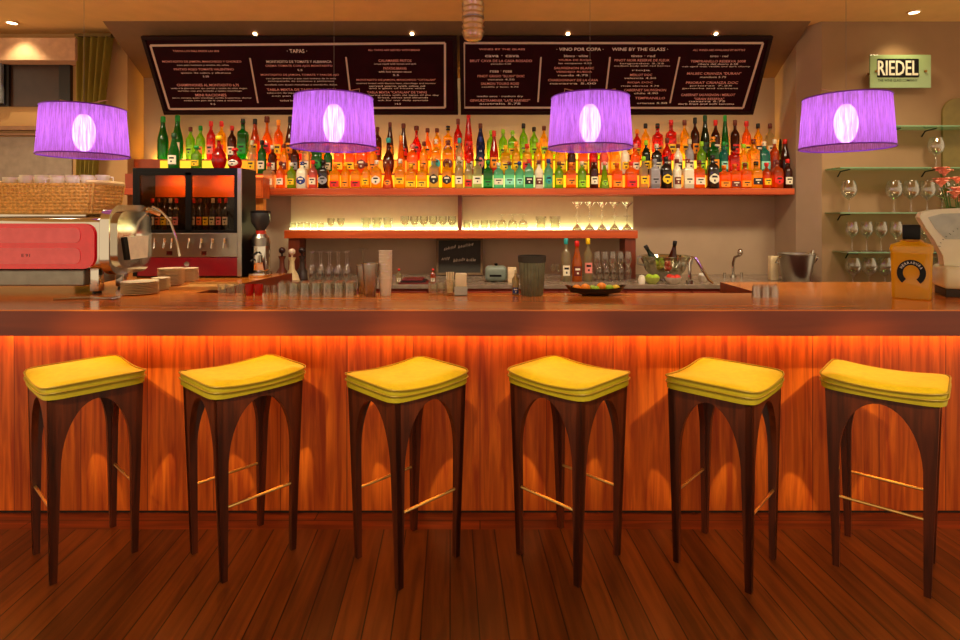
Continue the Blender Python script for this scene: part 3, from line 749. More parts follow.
row('''163 b G G - n 37 1.15, 177.5 b G G W n 38 1.2, 190.5 c L N L n 28, 200.5 c L G O n 29, 211 c R R P n 33, 221.5 w Y R R n 33, 232 c N R W n 29, 243 s G K G n 35, 255 b A K Y n 35, 267 o O N R n 37, 278.5 w O O Y n 34
290 b N K O n 37, 301 c R N O n 34, 313 c A K Y n 30, 326 c O R Y n 30, 340 c Y N W n 30, 354 b O N Y n 30, 366 c O R R n 30, 377.5 w N N R n 28, 390 t N N O n 32, 403.5 k N N R n 31, 416.5 o R N R r 29, 427.5 o O N O n 27, 437 c Y N Y n 27, 448 s Y K N r 29
458 c R N O n 35, 468.5 t R R R n 41 1.2, 480.5 b B N B n 31, 491 c L L - n 25, 503 c L L L n 26, 512.5 f L L Y n 25, 523.5 c L K L n 31, 534 c L K L n 28, 544 c Y N L n 29, 556 c L K Y n 30, 570 c Y N L n 28, 584 c O N Y n 28, 598 c L N Y n 28, 612 c O K N n 28, 627 w N N Y n 27
637 c R O Y n 26, 645.5 c Y K K l 31, 657.5 s R K O n 31, 671 s R R Y n 34, 684.5 c Y N Y n 34, 695 c N K O n 36, 705 b D D D n 38, 715.5 c N R W n 34, 725 t G G G n 38, 735 w N N R n 34, 746.5 c O R Y n 33, 758 c Y K K n 31, 770 w C N W n 31, 783.5 b D D W n 30''',
    4.86, S3, 'liquor bottles in the rear row of the lit shelf', 'rear row')

# ------------------------------------------------------------------ wine dispenser on the left return
wd = thing('wine_dispenser', 'steel and black wine dispenser with two orange-lit windows and red panel', 'wine dispenser', (XX(187, 3.92), 3.92, CT))
DW = (XX(240, 3.92) - XX(131, 3.92)) / 2; DH = ZZ(168, 3.92) - CT
def zz_(v): return ZZ(v, 3.92) - CT
def _wdc(b):
    box(b, -DW, -DW + .03, 0, .25, .01, DH, .003, mi=1); box(b, DW - .03, DW, 0.012, .25, .01, DH, mi=1); box(b, DW - .03, DW, 0, .0119, .01, DH, .003)
    box(b, -DW + .03, DW - .03, 0, .25, DH - .03, DH, mi=1); box(b, -DW + .03, DW - .03, .23, .25, .01, DH - .03, mi=1)
    box(b, -DW + .03, DW - .03, .04, .23, .01, zz_(232), mi=1)
    box(b, -DW + .01, DW - .01, .03, .22, 0, .01, mi=1)
part('casing', _wdc, [M_steel, M_black], wd, smooth=False)
part('control_panel', lambda b: box(b, -DW + .031, DW - .031, .0, .039, zz_(257), zz_(233), .003), M_steel, wd, smooth=False)
part('lower_panel', lambda b: box(b, -DW + .031, DW - .031, .002, .039, .012, zz_(257.5), .003), plain('crimson_panel', (120, 8, 24), .3), wd, smooth=False)
def _win(b):
    for (a, c) in ((-DW + .03, -DW + .05), (-.012 + .0, .028), (DW - .05, DW - .03)): box(b, a, c, .0, .02, zz_(232), DH - .0301)
    box(b, -DW + .05, DW - .05, 0, .02, DH - .05, DH - .0301); box(b, -DW + .05, DW - .05, 0, .02, zz_(232), zz_(230))
part('door_frame', _win, M_black, wd, smooth=False)
M_owarm = plain('dispenser_back', (240, 120, 40), .5)
part('lit_back', lambda b: box(b, -DW + .031, DW - .031, .222, .229, zz_(196), DH - .031), M_owarm, wd, smooth=False)
for (a, c) in ((-DW + .05, -.012), (.028, DW - .05)):
    part('window_pane', lambda b: box(b, a, c, .008, .011, zz_(230), DH - .0501), thin_glass('dark_pane', (225, 215, 205), .02, .12), wd, smooth=False)
    mx = (a + c) / 2
    part('lamp', lambda b: box(b, mx - .05, mx + .05, .12, .15, DH - .036, DH - .0305), emit('dispenser_lamp', (255, 160, 60), 70), wd, smooth=False)
for k, u in enumerate((157, 166.5, 174, 191, 203, 214, 226)):
    x = XX(u, 3.92) - XX(187, 3.92)
    kn = part('tap', lambda b: (tube(b, [(x, -.001, zz_(243)), (x, -.03, zz_(243)), (x, -.038, zz_(248))], .006), tube(b, [(x, -.02, zz_(243)), (x + .004, -.026, zz_(238))], .010)), M_chrome, wd)
part('badge', lambda b: (lathe(b, [(0, 0), (.018, 0), (.018, .003), (0, .003)], 18)), M_chrome, wd, loc=(0, -.001, zz_(264))).rotation_euler = (PI / 2, 0, 0)
part('display', lambda b: (box(b, .10, .135, -.003, -.0001, zz_(255), zz_(251)), box(b, -.14, -.10, -.003, -.0001, zz_(255), zz_(251))), plain('display_dark', (60, 10, 10), .2), wd, smooth=False)
for k, u in enumerate((151, 157, 163, 169, 175, 195, 201.5, 208, 214.5, 221, 227.5)):
    D = 4.05; col_ = 'KKNKK'[k % 5]
    labs = ['left', 'right']; side = 0 if u < 185 else 1
    kk = k if side == 0 else k - 5
    bottle(u * 1.0 + 1.5 if side == 0 else u - 1.5, D, CT + zz_(232) + 0.0001, .235, 'w', col_, 'RNKWR'[k % 5], 'WAYCP'[k % 5], 'w', '%s wine bottle inside the dispenser, %s from the left in its %s window' % (CC[col_][0], ORD[kk], labs[side]), 'wine bottles in the dispenser', .68)
# on top of it
bottle(219, 4.02, CT + DH, .235, 'o', 'R', 'Y', '-', 'n', 'round-bellied red decanter with long neck standing on the wine dispenser', None, 1.05)
bottle(235.0, 4.04, CT + DH, .15, 'o', 'R', 'R', 'W', 'r', 'small round red bottle standing on the wine dispenser at its right edge', None, 1.0)
bottle(174, 4.06, CT + DH, .26, 'b', 'G', 'D', 'W', 'n', 'dark green bottle with white label standing on the wine dispenser', None, 1.0)
bottle(196.5, 4.06, CT + DH, .17, 'c', 'L', 'G', 'Y', 'n', 'short lime green bottle standing on the wine dispenser', None, 1.0)

# ------------------------------------------------------------------ espresso machine
E0 = XX(98, 3.05); ED = 3.05
em = thing('espresso_machine', 'chrome espresso machine with a red glass back panel on the left counter', 'espresso machine', (E0 - .5, ED, CT))
h_ = lambda v, D=3.05: ZZ(v, D) - CT
def _emb(b):
    box(b, -.60, .495, .03, .40, h_(270), h_(217), .03, 3)               # body
    box(b, -.62, .40, .05, .36, h_(217), h_(214) , .004)                  # top tray
    for x in (-.5, .40):
        box(b, x, x + .05, .08, .13, .012, h_(270) + .01, .006); box(b, x, x + .05, .30, .35, .012, h_(270) + .01, .006)
part('body', _emb, M_chrome, em)
part('drip_box', lambda b: box(b, -.55, .38, .06, .34, .045, h_(271), .008), plain('satin_grey_metal', (150, 150, 140), .35, .7), em, smooth=False)
def rr_poly(x0, x1, z0, z1, r, n=6):
    pts = []
    for (cx, cz, a0) in ((x1 - r, z0 + r, -90), (x1 - r, z1 - r, 0), (x0 + r, z1 - r, 90), (x0 + r, z0 + r, 180)):
        for i in range(n + 1):
            a = math.radians(a0 + 90 * i / n); pts.append((cx + r * math.cos(a), cz + r * math.sin(a)))
    return pts
AX, AZ, AN = (1, 0, 0), (0, 0, 1), (0, -1, 0)
part('red_panel', lambda b: prism(b, rr_poly(-.75, .475, h_(269), h_(223.5), .06), (0, .0299, 0), AX, AZ, AN, .022), plain('red_glass_panel', (255, 18, 44), .12, coat=1), em, angle=30)
def _band(b):  # rose bands: reflections painted onto the red panel
    prism(b, rr_poly(-.75, .40, h_(264), h_(248), .03), (0, .0079, 0), AX, AZ, AN, .003)
    prism(b, rr_poly(-.55, .40, h_(243), h_(228), .03), (0, .0079, 0), AX, AZ, AN, .003)
part('painted_reflection', _band, plain('rose_reflection', (255, 112, 120), .2, 0), em)
bm = bmesh.new()
for s_, x_, w_, z_ in (('FAEMA', -.42, .10, 246), ('E 91', -.37, .05, 255.5)):
    me = text_mesh(s_, w_, .016, (x_, h_(z_)));
    for q in me.vertices: q.co = Vector((q.co.x, .004, q.co.y))
    bm.from_mesh(me); bpy.data.meshes.remove(me)
bm.free()
bm = bmesh.new(); me = text_mesh('E 91', .045, .016, (E0 * 0 + .5 + XX(25, ED) - E0, h_(255.5)))
for q in me.vertices: q.co = Vector((q.co.x, .0045, q.co.y))
bm.from_mesh(me); bpy.data.meshes.remove(me); finish(bm, 'lettering', plain('dark_print', (60, 8, 14), .5), em, smooth=False)
def _side(b):
    prism(b, rr_poly(.02, .42, h_(277), h_(208) + .02, .10, 8), (.4951, 0, 0), (0, 1, 0), (0, 0, 1), (1, 0, 0), .05)
    prism(b, rr_poly(.06, .38, h_(270), h_(215) + .02, .08, 8), (.5451, 0, 0), (0, 1, 0), (0, 0, 1), (1, 0, 0), .02)
part('side_cover', _side, M_chrome, em, angle=30)
part('side_window', lambda b: prism(b, [(.17, h_(262)), (.33, h_(262)), (.34, h_(238)), (.14, h_(238))], (.5652, 0, 0), (0, 1, 0), (0, 0, 1), (1, 0, 0), .008), plain('pale_enamel', (232, 226, 200), .3), em, smooth=False)
part('side_slot', lambda b: prism(b, [(.13, h_(262)), (.165, h_(262)), (.135, h_(238)), (.10, h_(238))], (.5652, 0, 0), (0, 1, 0), (0, 0, 1), (1, 0, 0), .008), M_black, em, smooth=False)
def _wand(b):
    tube(b, [(.56, .40, h_(205)), (.60, .42, h_(210)), (.66, .42, h_(222)), (.70, .42, h_(245)), (.715, .42, h_(262))], .007, 8)
    tube(b, [(.54, .38, h_(208)), (.60, .42, h_(214))], .016, 8)
part('steam_wand', _wand, M_chrome, em)
def _feet(b):
    for x in (-.475, .425):
        for y in (.105, .325): lathe(b, [(0, 0), (.024, 0), (.02, .014), (0, .014)], 12, x, y, 0)
part('foot', _feet, M_black, em)
# wicker basket with cups
bk = thing('wicker_basket', 'wicker basket of white cups on top of the espresso machine', 'basket', (XX(55, 3.22), 3.24, CT + h_(214) + .001))
BW = (XX(108, 3.2) - XX(5, 3.2)) / 2; BHH = ZZ(183, 3.1) - (CT + h_(214))
def _bask(b):
    n = 9
    for i in range(n):
        z = BHH * i / n; g = 1 + .08 * i / n
        pts = rr_poly(-BW * g, BW * g, -.12 * g, .12 * g, .06)
        tube(b, [(p[0], p[1], z + .009) for p in pts] + [(pts[0][0], pts[0][1], z + .009)], .0095, 6, cap=False)
    for x in [(-.95 + 1.9 * k / 26) * BW for k in range(27)]:
        tube(b, [(x, -.121, 0.004), (x * 1.08, -.134, BHH)], .006, 5)
        tube(b, [(x, .121, 0.004), (x * 1.08, .134, BHH)], .006, 5)
    box(b, -BW * .97, BW * .97, -.115, .115, 0, .006)
M_wick = plain('wicker', (226, 172, 88), .7, var=.35, scale=60)
part('basket_body', _bask, M_wick, bk)
part('rim_cloth', lambda b: tube(b, [(p[0], p[1], BHH + .004) for p in rr_poly(-BW * 1.09, BW * 1.09, -.132, .132, .06)] + [(-BW * 1.09, -.07, BHH + .004)], .013, 8), plain('cream_rim', (222, 190, 130), .7), bk)
def cup_mesh(b, r=.036, h=.055):
    lathe(b, [(0, 0), (r * .55, 0), (r * .62, .004), (r * .95, h * .5), (r, h), (r * .9, h), (r * .84, h * .5), (0, .008)], 18)
bz = CT + h_(214) + .001 + .0065
def coffee_cup(loc, label, group, z0=0):
    global CUP
    if 'CUP' not in globals():
        CUP = thing('coffee_cup', label, 'cup', loc, 0, group)
        part('cup_body', lambda b: cup_mesh(b), M_white, CUP)
        part('handle', lambda b: tube(b, [(.034, 0, .045), (.052, 0, .045), (.052, 0, .02), (.028, 0, .014)], .004, 6), M_white, CUP)
        return CUP
    return dup(CUP, loc, random.random() * 6, label, group)
for r_, (yy, zz, nn) in enumerate(((-.06, BHH - .045, 'front'), (.055, BHH - .025, 'back'))):
    for k in range(6):
        x = XX(55, 3.22) + (-BW + .07) + k * (2 * BW - .14) / 5
        coffee_cup((x, 3.24 + yy, bz + max(0, zz) + .018), 'white cup %s from the left in the basket, %s row' % (ORD[k], nn), 'white cups in the wicker basket')

# saucer stacks
M_sauc = plain('cream_china', (244, 226, 184), .3, var=.03)
def saucer(loc, label, group):
    global SAU
    if 'SAU' not in globals():
        me_bm = bmesh.new(); lathe(me_bm, [(0, 0), (.028, 0), (.034, .002), (.062, .0085), (.063, .0105), (.034, .0065), (0, .005)], 24)
        SAU = finish(me_bm, 'saucer', M_sauc, None); o = SAU
    else: o = SAU.copy(); COL.objects.link(o)
    o.location = loc; tag(o, label, 'saucer', group); return o
for (u, D, n, nm, sc) in ((140, 3.13, 8, 'front left', 1.5), (171, 3.52, 12, 'middle', 1.2), (190, 3.72, 10, 'right rear', .85), (161, 3.30, 8, 'low', .8)):
    for k in range(n):
        saucer((XX(u, D), D, CT + .0001 + k * .0086), 'cream saucer, %s from the bottom of the %s stack beside the espresso machine' % (ORD[k], nm), 'stacked cream saucers').scale = (sc, sc, 1)

# tray under saucers
tr = part('serving_tray', lambda b: (box(b, -.15, .15, -.12, .12, 0, .006, .002), box(b, -.15, .15, -.12, -.114, .006, .02), box(b, -.15, .15, .114, .12, .006, .02)), plain('tan_tray', (190, 140, 70), .5), None, smooth=False, loc=(XX(222, 3.62) , 3.40, CT + .0001))
tag(tr, 'flat tan tray behind the small clear glasses', 'tray')
def _cutl(b):
    for k in range(3):
        tube(b, [(-.14 + k * .02, -.03 + .03 * k, .004), (0, .0 + .01 * k, .006), (.12, .03 - .02 * k, .004)], .004, 6)
        ell(b, (.14, .035 - .022 * k, .006), .024, .012, .004, 10, 6)
cu_ = part('cutlery', _cutl, M_steel, None, loc=(XX(85, 2.93), 2.93, CT)); tag(cu_, 'loose metal spoons lying before the espresso machine', 'cutlery')
cu_['kind'] = 'stuff'

# ------------------------------------------------------------------ coffee grinder
gx = XX(260, 4.02)
cg = thing('coffee_grinder', 'chrome coffee grinder with smoky bean hopper right of the wine dispenser', 'coffee grinder', (gx, 4.02, CT))
q = lambda v: ZZ(v, 4.02) - CT
part('body', lambda b: (box(b, -.055, .055, -.07, .09, 0, .03, .008), box(b, -.05, .05, -.03, .08, .03, q(240), .02, 3), lathe(b, [(0, 0), (.032, 0), (.032, .05), (0, .05)], 16, 0, -.045, q(262))), M_chrome, cg)
part('motor_housing', lambda b: lathe(b, [(0, q(246)), (.058, q(246)), (.06, q(238)), (.04, q(234)), (0, q(234))], 20, 0, .01, 0), M_steel, cg)
part('collar', lambda b: lathe(b, [(0, q(234)), (.03, q(234)), (.03, q(230.5)), (0, q(230.5))], 18, 0, .01, 0), plain('red_collar', (190, 40, 25), .3), cg)
part('hopper', lambda b: lathe(b, [(.028, q(230.5)), (.064, q(222)), (.067, q(213)), (.063, q(213)), (.060, q(221)), (.02, q(229))], 24, 0, .01, 0, close=False), tinted('smoky_hopper', (120, 120, 118), clear=.35), cg)
part('hopper_lid', lambda b: lathe(b, [(0, q(213)), (.069, q(213)), (.067, q(211)), (0, q(210))], 24, 0, .01, 0), M_black, cg)
part('coffee_beans', lambda b: lathe(b, [(0, q(229.5)), (.02, q(229.5)), (.056, q(221.5)), (0, q(220.5))], 20, 0, .01, 0), plain('roasted_beans', (70, 36, 18), .6, var=.5, scale=120, bump=.5), cg)
part('portafilter_fork', lambda b: (tube(b, [(0, -.05, q(252)), (0, -.13, q(254))], .008), tube(b, [(-.02, -.05, q(258)), (-.02, -.12, q(260))], .006)), M_black, cg)

# ------------------------------------------------------------------ glassware templates
GL = {}
def glass_template(kind):
    prof = {
     'wine_glass': [(0, 0), (.034, .0), (.034, .002), (.006, .006), (.0035, .02), (.0035, .085), (.010, .094), (.030, .115), (.038, .14), (.036, .17), (.030, .20), (.0285, .20), (.0345, .17), (.0362, .14), (.028, .117), (0, .098)],
     'large_wine_glass': [(0, 0), (.04, .0), (.04, .002), (.006, .006), (.004, .02), (.004, .09), (.012, .10), (.046, .13), (.054, .165), (.050, .20), (.038, .235), (.0365, .235), (.048, .20), (.052, .165), (.044, .133), (0, .105)],
     'tumbler': [(0, 0), (.027, 0), (.029, .004), (.034, .085), (.0325, .085), (.0275, .010), (0, .008)],
     'shot_glass': [(0, 0), (.018, 0), (.019, .004), (.023, .06), (.0215, .06), (.0175, .012), (0, .012)],
     'martini_glass': [(0, 0), (.032, 0), (.032, .002), (.005, .005), (.0035, .06), (.006, .066), (.052, .118), (.0505, .118), (.004, .070), (0, .069)],
     'goblet': [(0, 0), (.03, 0), (.03, .002), (.007, .006), (.006, .035), (.025, .045), (.035, .07), (.033, .11), (.0315, .11), (.0335, .07), (.024, .048), (0, .04)]}[kind]
    return prof
def glass(kind, loc, label, group, up=True, mat=None, s=1.0, nm=None, xy=1.0):
    key = (kind, up, mat.name if mat else '')
    if key not in GL:
        bm = bmesh.new(); lathe(bm, glass_template(kind), 16, close=False)
        if not up:
            H = max(v.co.z for v in bm.verts)
            for v in bm.verts: v.co.z = H - v.co.z
        bmesh.ops.recalc_face_normals(bm, faces=bm.faces)
        me = bpy.data.meshes.new(kind); bm.to_mesh(me); bm.free(); me.materials.append(mat or M_glass2); GL[key] = me
    o = link_mesh(GL[key], nm or kind, [], None, angle=50, loc=loc); o.scale = (s * xy, s * xy, s)
    return tag(o, label, kind.replace('_', ' ').replace('large ', ''), group)

# glass shelves on the right wall
M_gshelf = thin_glass('green_shelf_glass', (190, 225, 190), .22, .8)
M_gedge = plain('green_glass_edge', (120, 160, 120), .15)
SZ = [ZZ(v, 4.3) for v in (127, 168, 212.5, 251.5)]
nmz = ['top', 'upper middle', 'lower middle', 'bottom']
for k, z in enumerate(SZ):
    t = thing('glass_shelf', 'green-edged glass shelf on the right wall, %s of four' % ['topmost', 'second from the top', 'third from the top', 'lowest'][k], 'shelf', (3.0, 4.32, z - .008), 0, None)
    x0 = {0: .05, 1: -.33, 2: -.33, 3: -.27}[k]
    part('pane', lambda b: box(b, x0, .75, -.095, .095, 0, .008), M_gshelf, t, smooth=False)
    part('edge', lambda b: box(b, x0, .75, -.099, -.0951, 0, .008), M_gedge, t, smooth=False)
    for xb in (x0 + .10, .42):
        part('bracket', lambda b: tube(b, [(xb, .094, -.05), (xb, .06, -.012), (xb, -.05, -.006)], .005, 6), M_black, t)
M_shg = thin_glass('shelf_glassware', (250, 248, 240), .16, .9)
def shelf_glasses(k, us, kind, s, D=4.31):
    for i, u in enumerate(us):
        glass(kind, (XX(u, D), D, SZ[k] + .0002), 'clear stemmed glass %s from the left on the %s glass shelf' % (ORD[i], nmz[k]), 'wine glasses on the %s glass shelf' % nmz[k], True, M_shg, s)
shelf_glasses(1, [936], 'large_wine_glass', .98)
shelf_glasses(2, [849, 894, 911, 927, 942, 957], 'large_wine_glass', 1.02)
shelf_glasses(3, [852, 866.5, 881, 896, 925, 940, 955], 'wine_glass', 1.12)
bsh = SZ[3]
SH4 = 4.0
for i, u in enumerate((853, 869, 885, 939, 955)):
    # glasses standing on the right counter return below the lowest shelf
    pass
low = thing('low_shelf', 'narrow dark wood ledge on the wall under the glass shelves', 'shelf', (3.0, 4.32, ZZ(289, 4.3) - .02))
part('ledge_board', lambda b: box(b, -.33, .75, -.095, .0995, 0, .02, .002), M_shelfdk, low, smooth=False)
part('support', lambda b: box(b, -.32, .74, .07, .0995, -(ZZ(289, 4.3) - .02), -.0001), M_shelfdk, low, smooth=False)
for i, u in enumerate((853, 869, 885, 900, 939, 954)):
    glass('large_wine_glass', (XX(u, 4.31), 4.31, ZZ(289, 4.3) + .0002), 'large clear glass %s from the left below the lowest glass shelf' % ORD[i], 'glasses under the lowest shelf', True, M_shg, 1.0)

# glasses on the lit shelf
def line(kind, us, D, z, labf, group, up=True, s=1.0, mat=None, xy=1.0):
    for i, u in enumerate(us): glass(kind, (XX(u, D), D, z + .0002), labf % ORD[i], group, up, mat, s, None, xy)
def fr(a, c, n): return [a + (c - a) * i / (n - 1) for i in range(n)]
line('tumbler', fr(293, 321, 5), 4.72, LZ, 'small upturned tumbler, %s from the left end of the lit shelf', 'upturned tumblers at the left of the lit shelf', False, .78)
line('goblet', fr(331, 341, 2), 4.72, LZ, 'small stemmed goblet beside the tumblers, %s from the left', 'goblets right of the tumblers on the lit shelf', True, .9)
line('tumbler', [366, 377, 388], 4.80, LZ, 'tall clear tumbler on the middle of the lit shelf, %s from the left', 'clear tumblers mid left of the lit shelf', True, 1.2)
line('goblet', fr(405, 452, 6), 4.72, LZ, 'clear goblet on the lit shelf, %s from the left of its row before the divider', 'goblets left of the divider', True, 1.05)
line('tumbler', fr(467, 493, 4), 4.72, LZ, 'clear tumbler %s right of the divider on the lit shelf', 'tumblers right of the divider', True, .95)
line('goblet', fr(502, 523, 3), 4.72, LZ, 'clear goblet right of the divider tumblers, %s from the left', 'goblets right of the divider', False, 1.2)
line('tumbler', [541, 555], 4.72, LZ, 'big clear tumbler before the cocktail glasses, %s from the left', 'big tumblers on the lit shelf', True, 1.35)
M_mart = thin_glass('cocktail_glass_bright', (252, 250, 238), .3, .7)
us = fr(577, 627, 5)
line('martini_glass', us, 4.74, LZ, 'upturned cocktail glass at the right end of the lit shelf, %s from the left', 'upturned cocktail glasses', False, .98, M_mart)
line('martini_glass', us, 4.74, LZ + .1162, 'upright cocktail glass balanced on the upturned row, %s from the left', 'upright cocktail glasses', True, .98, M_mart)

# glasses on back counter
M_rack = thin_glass('rack_glass', (248, 244, 238), .14, .75)
for r_, D, nn in ((0, 4.40, 'front'), (1, 4.52, 'rear')):
    line('wine_glass', fr(311 + r_ * 2, 346 + r_ * 2, 5), D, BKZ, 'upturned wine glass, ' + nn + ' row left of the shaker tin, %s from the left', 'upturned wine glasses on the back counter left', False, 1.15, M_rack, .66)
    line('wine_glass', fr(597 + r_ * 2, 628, 5), D, BKZ, 'wine glass, ' + nn + ' row right of the three bottles, %s from the left', 'wine glasses right of the three bottles', r_ == 0, 1.15, M_rack, .62)
line('wine_glass', [553, 558.5], 4.55, BKZ, 'small glass behind the ribbed bucket, %s from the left', 'small glasses left of the three bottles', True, .62, None, .8)
line('wine_glass', [363], 4.62, BKZ, 'tall wine glass behind the shaker tins, %s from the left', 'wine glasses behind the shaker tins', False, 1.2)
# tumblers on the bar's rear edge
for r_, D, nn in ((0, 3.055, 'front'), (1, 3.125, 'rear')):
    line('tumbler', fr(283 + 2 * r_, 350 + 2 * r_, 7 ), D, CT, 'clear tumbler on the bar left of the shaker tin, ' + nn + ' row, %s from the left', 'tumblers on the bar rear edge', False, .86)
line('shot_glass', [222, 231, 240], 3.07, CT, 'clear shot glass %s from the left, beside the red ones', 'clear shot glasses beside the red ones', True, 1.0)
M_redg = tinted('red_shot', (235, 40, 35), clear=.2)
line('shot_glass', [249.5, 258.5], 3.07, CT, 'red shot glass %s from the left, in front of the coffee grinder', 'red shot glasses on the bar', True, 1.0, M_redg)
line('shot_glass', [267, 274.5], 3.12, CT, 'tiny clear glass right of the red ones, %s from the left', 'tiny glasses right of the red ones', False, .8)
line('shot_glass', fr(756, 774, 3), 3.00, CT, 'clear shot glass on the right part of the bar, front row, %s from the left', 'shot glasses on the right part of the bar', False, 1.0, M_rack)
line('shot_glass', fr(757, 773, 3), 3.06, CT, 'clear shot glass on the right part of the bar, rear row, %s from the left', 'shot glasses on the right part of the bar', False, 1.0, M_rack)

# ------------------------------------------------------------------ small things on the bar
def lone(name, fn, mats, loc, label, cat, **k):
    o = part(name, fn, mats, None, loc=loc, **k); return tag(o, label, cat)
k31 = 3.09
def shaker(u, D, h, label):
    t = thing('cocktail_shaker', label, 'cocktail shaker', (XX(u, D), D, CT))
    part('tin', lambda b: lathe(b, [(0, 0), (.027, 0), (.029, .004), (.043, h), (.041, h), (.026, .01), (0, .008)], 22, close=False), M_steel, t)
    part('rim', lambda b: torus(b, .042, .002, h, 24, 5), M_chrome, t)
shaker(370.3, 3.05, .175, 'tall steel shaker tin on the bar left of the white cup stack')
shaker(364, 3.13, .16, 'shorter steel shaker tin half behind the taller tin')
t = thing('cup_stack', 'tall stack of frosted white plastic cups right of the shaker tin', 'cup stack', (XX(385.5, 3.08), 3.08, CT))
for k in range(9):
    part('plastic_cup', lambda b: lathe(b, [(.028, 0), (.036, .09), (.038, .092), (.036, .094), (.0275, .003)], 20, 0, 0, k * .0185, close=(k == 0)), plain('frosted_plastic', (226, 210, 184), .45, var=.02), t)
t = thing('napkin_holder', 'cream napkins standing upright in a steel holder below the small chalkboard', 'napkin holder', (XX(461, 3.08), 3.08, CT))
part('napkins', lambda b: box(b, -.03, .03, -.028, .028, .004, .118, .006), plain('cream_paper', (236, 220, 178), .8, var=.03), t)
part('holder', lambda b: (box(b, -.034, .034, -.034, -.0301, 0, .05), box(b, -.034, .034, .0301, .034, 0, .05), box(b, -.034, .034, -.034, .034, 0, .0039)), M_steel, t, smooth=False)
t = thing('straw_glass', 'glass of cream paper straws left of the napkins', 'straw glass', (XX(450, 3.08), 3.08, CT))
part('glass', lambda b: lathe(b, glass_template('tumbler'), 16, close=False), M_glass2, t)
for k in range(5):
    part('straw', lambda b: tube(b, [(-.012 + k * .006, .0, .012), (-.018 + k * .009, .004 * (k % 3), .125)], .0035, 6), plain('cream_paper', (236, 220, 178), .8, var=.03), t)
for i, (u, w) in enumerate(((433, 0), (441, 0))):
    glass('tumbler', (XX(u, 3.09), 3.09, CT + .0002), 'clear tumbler %s from the left, left of the straws' % ORD[i], 'tumblers left of the straws', s=.78)
t = thing('ribbed_bucket', 'tall dark galvanised ribbed bucket with a darker rim on the bar', 'bucket', (XX(532, 3.08), 3.08, CT))
def _rb(b):
    n = 48; rings = []
    for z, r in ((0, .056), (.006, .058), (.19, .070), (.19, .064), (.02, .052)):
        rings.append([b.verts.new(((r + (.0022 if i % 2 else -.0016)) * math.cos(2 * PI * i / n), (r + (.0022 if i % 2 else -.0016)) * math.sin(2 * PI * i / n), z)) for i in range(n)])
    for A, B in zip(rings, rings[1:]):
        for i in range(n): b.faces.new((A[i], A[(i + 1) % n], B[(i + 1) % n], B[i]))
    b.faces.new(rings[0]); b.faces.new(rings[-1])
part('bucket_body', _rb, plain('galvanised_zinc', (112, 116, 92), .4, .6, .2), t, angle=20)
part('rim_band', lambda b: lathe(b, [(.0725, .178), (.075, .18), (.077, .214), (.073, .214), (.070, .18)], 36, close=False), plain('dark_band', (52, 46, 34), .5), t)
bottle(515.5, 3.10, CT, .135, 'c', 'C', 'C', 'B', 'l', 'tiny clear bottle with a blue label left of the ribbed bucket', None, .55)
# fruit dish
fd = thing('fruit_dish', 'low dark dish with flared ends, holding oranges and limes', 'dish', (XX(595, 3.08), 3.075, CT))
def _dish(b):
    n = 36; rings = []
    for (a, y, z) in ((.07, .035, 0), (.075, .038, .006), (.135, .062, .018), (.165, .066, .042), (.158, .062, .042), (.128, .055, .023), (.06, .03, .012)):
        rings.append([b.verts.new((a * math.cos(2 * PI * i / n), y * math.sin(2 * PI * i / n), z * (1 + .35 * abs(math.cos(2 * PI * i / n)) ** 4 * (z > .03)))) for i in range(n)])
    for A, B in zip(rings, rings[1:]):
        for i in range(n): b.faces.new((A[i], A[(i + 1) % n], B[(i + 1) % n], B[i]))
    b.faces.new(rings[0]); b.faces.new(rings[-1])
part('dish_body', _dish, plain('dark_bronze', (40, 30, 24), .25, .5), fd)
for i, (dx, dy, dz, c, s_) in enumerate(((-.10, 0, .036, 'o', .9), (-.055, -.012, .040, 'o', 1), (-.012, .014, .034, 'l', .8), (.0, -.02, .034, 'l', .78), (.035, 0.005, .044, 'o', 1), (.075, -.008, .038, 'l', .85), (.112, 0, .038, 'y', .8))):
    nm, cc, cl = {'o': ('orange', (245, 140, 10), 'bright orange'), 'l': ('lime', (150, 190, 30), 'green lime'), 'y': ('lemon', (245, 205, 40), 'yellow lemon')}[c]
    fb = lone(nm, lambda b: ell(b, (0, 0, 0), .027 * s_, .025 * s_, .024 * s_, 16, 10), plain(nm + '_peel', cc, .45, bump=.3, scale=150), (XX(595, 3.08) + dx, 3.075 + dy, CT + dz), '%s in the dark dish, %s fruit from the left' % (cl, ORD[i]), nm)
    fb['group'] = 'fruit in the dark dish'

# three bottles on the back counter
bottle(566, 4.42, BKZ, .335, 'w', 'C', 'T', 'W', 'n', 'clear bottle with teal cap, left of the three on the back counter', None)
bottle(577, 4.42, BKZ, .315, 'b', 'O', 'R', 'N', 'n', 'orange-brown bottle, middle of the three on the back counter', None)
bottle(588, 4.42, BKZ, .335, 'c', 'C', 'Y', 'P', 'w', 'clear bottle with yellow cap and rose label, right of the three on the back counter', None)
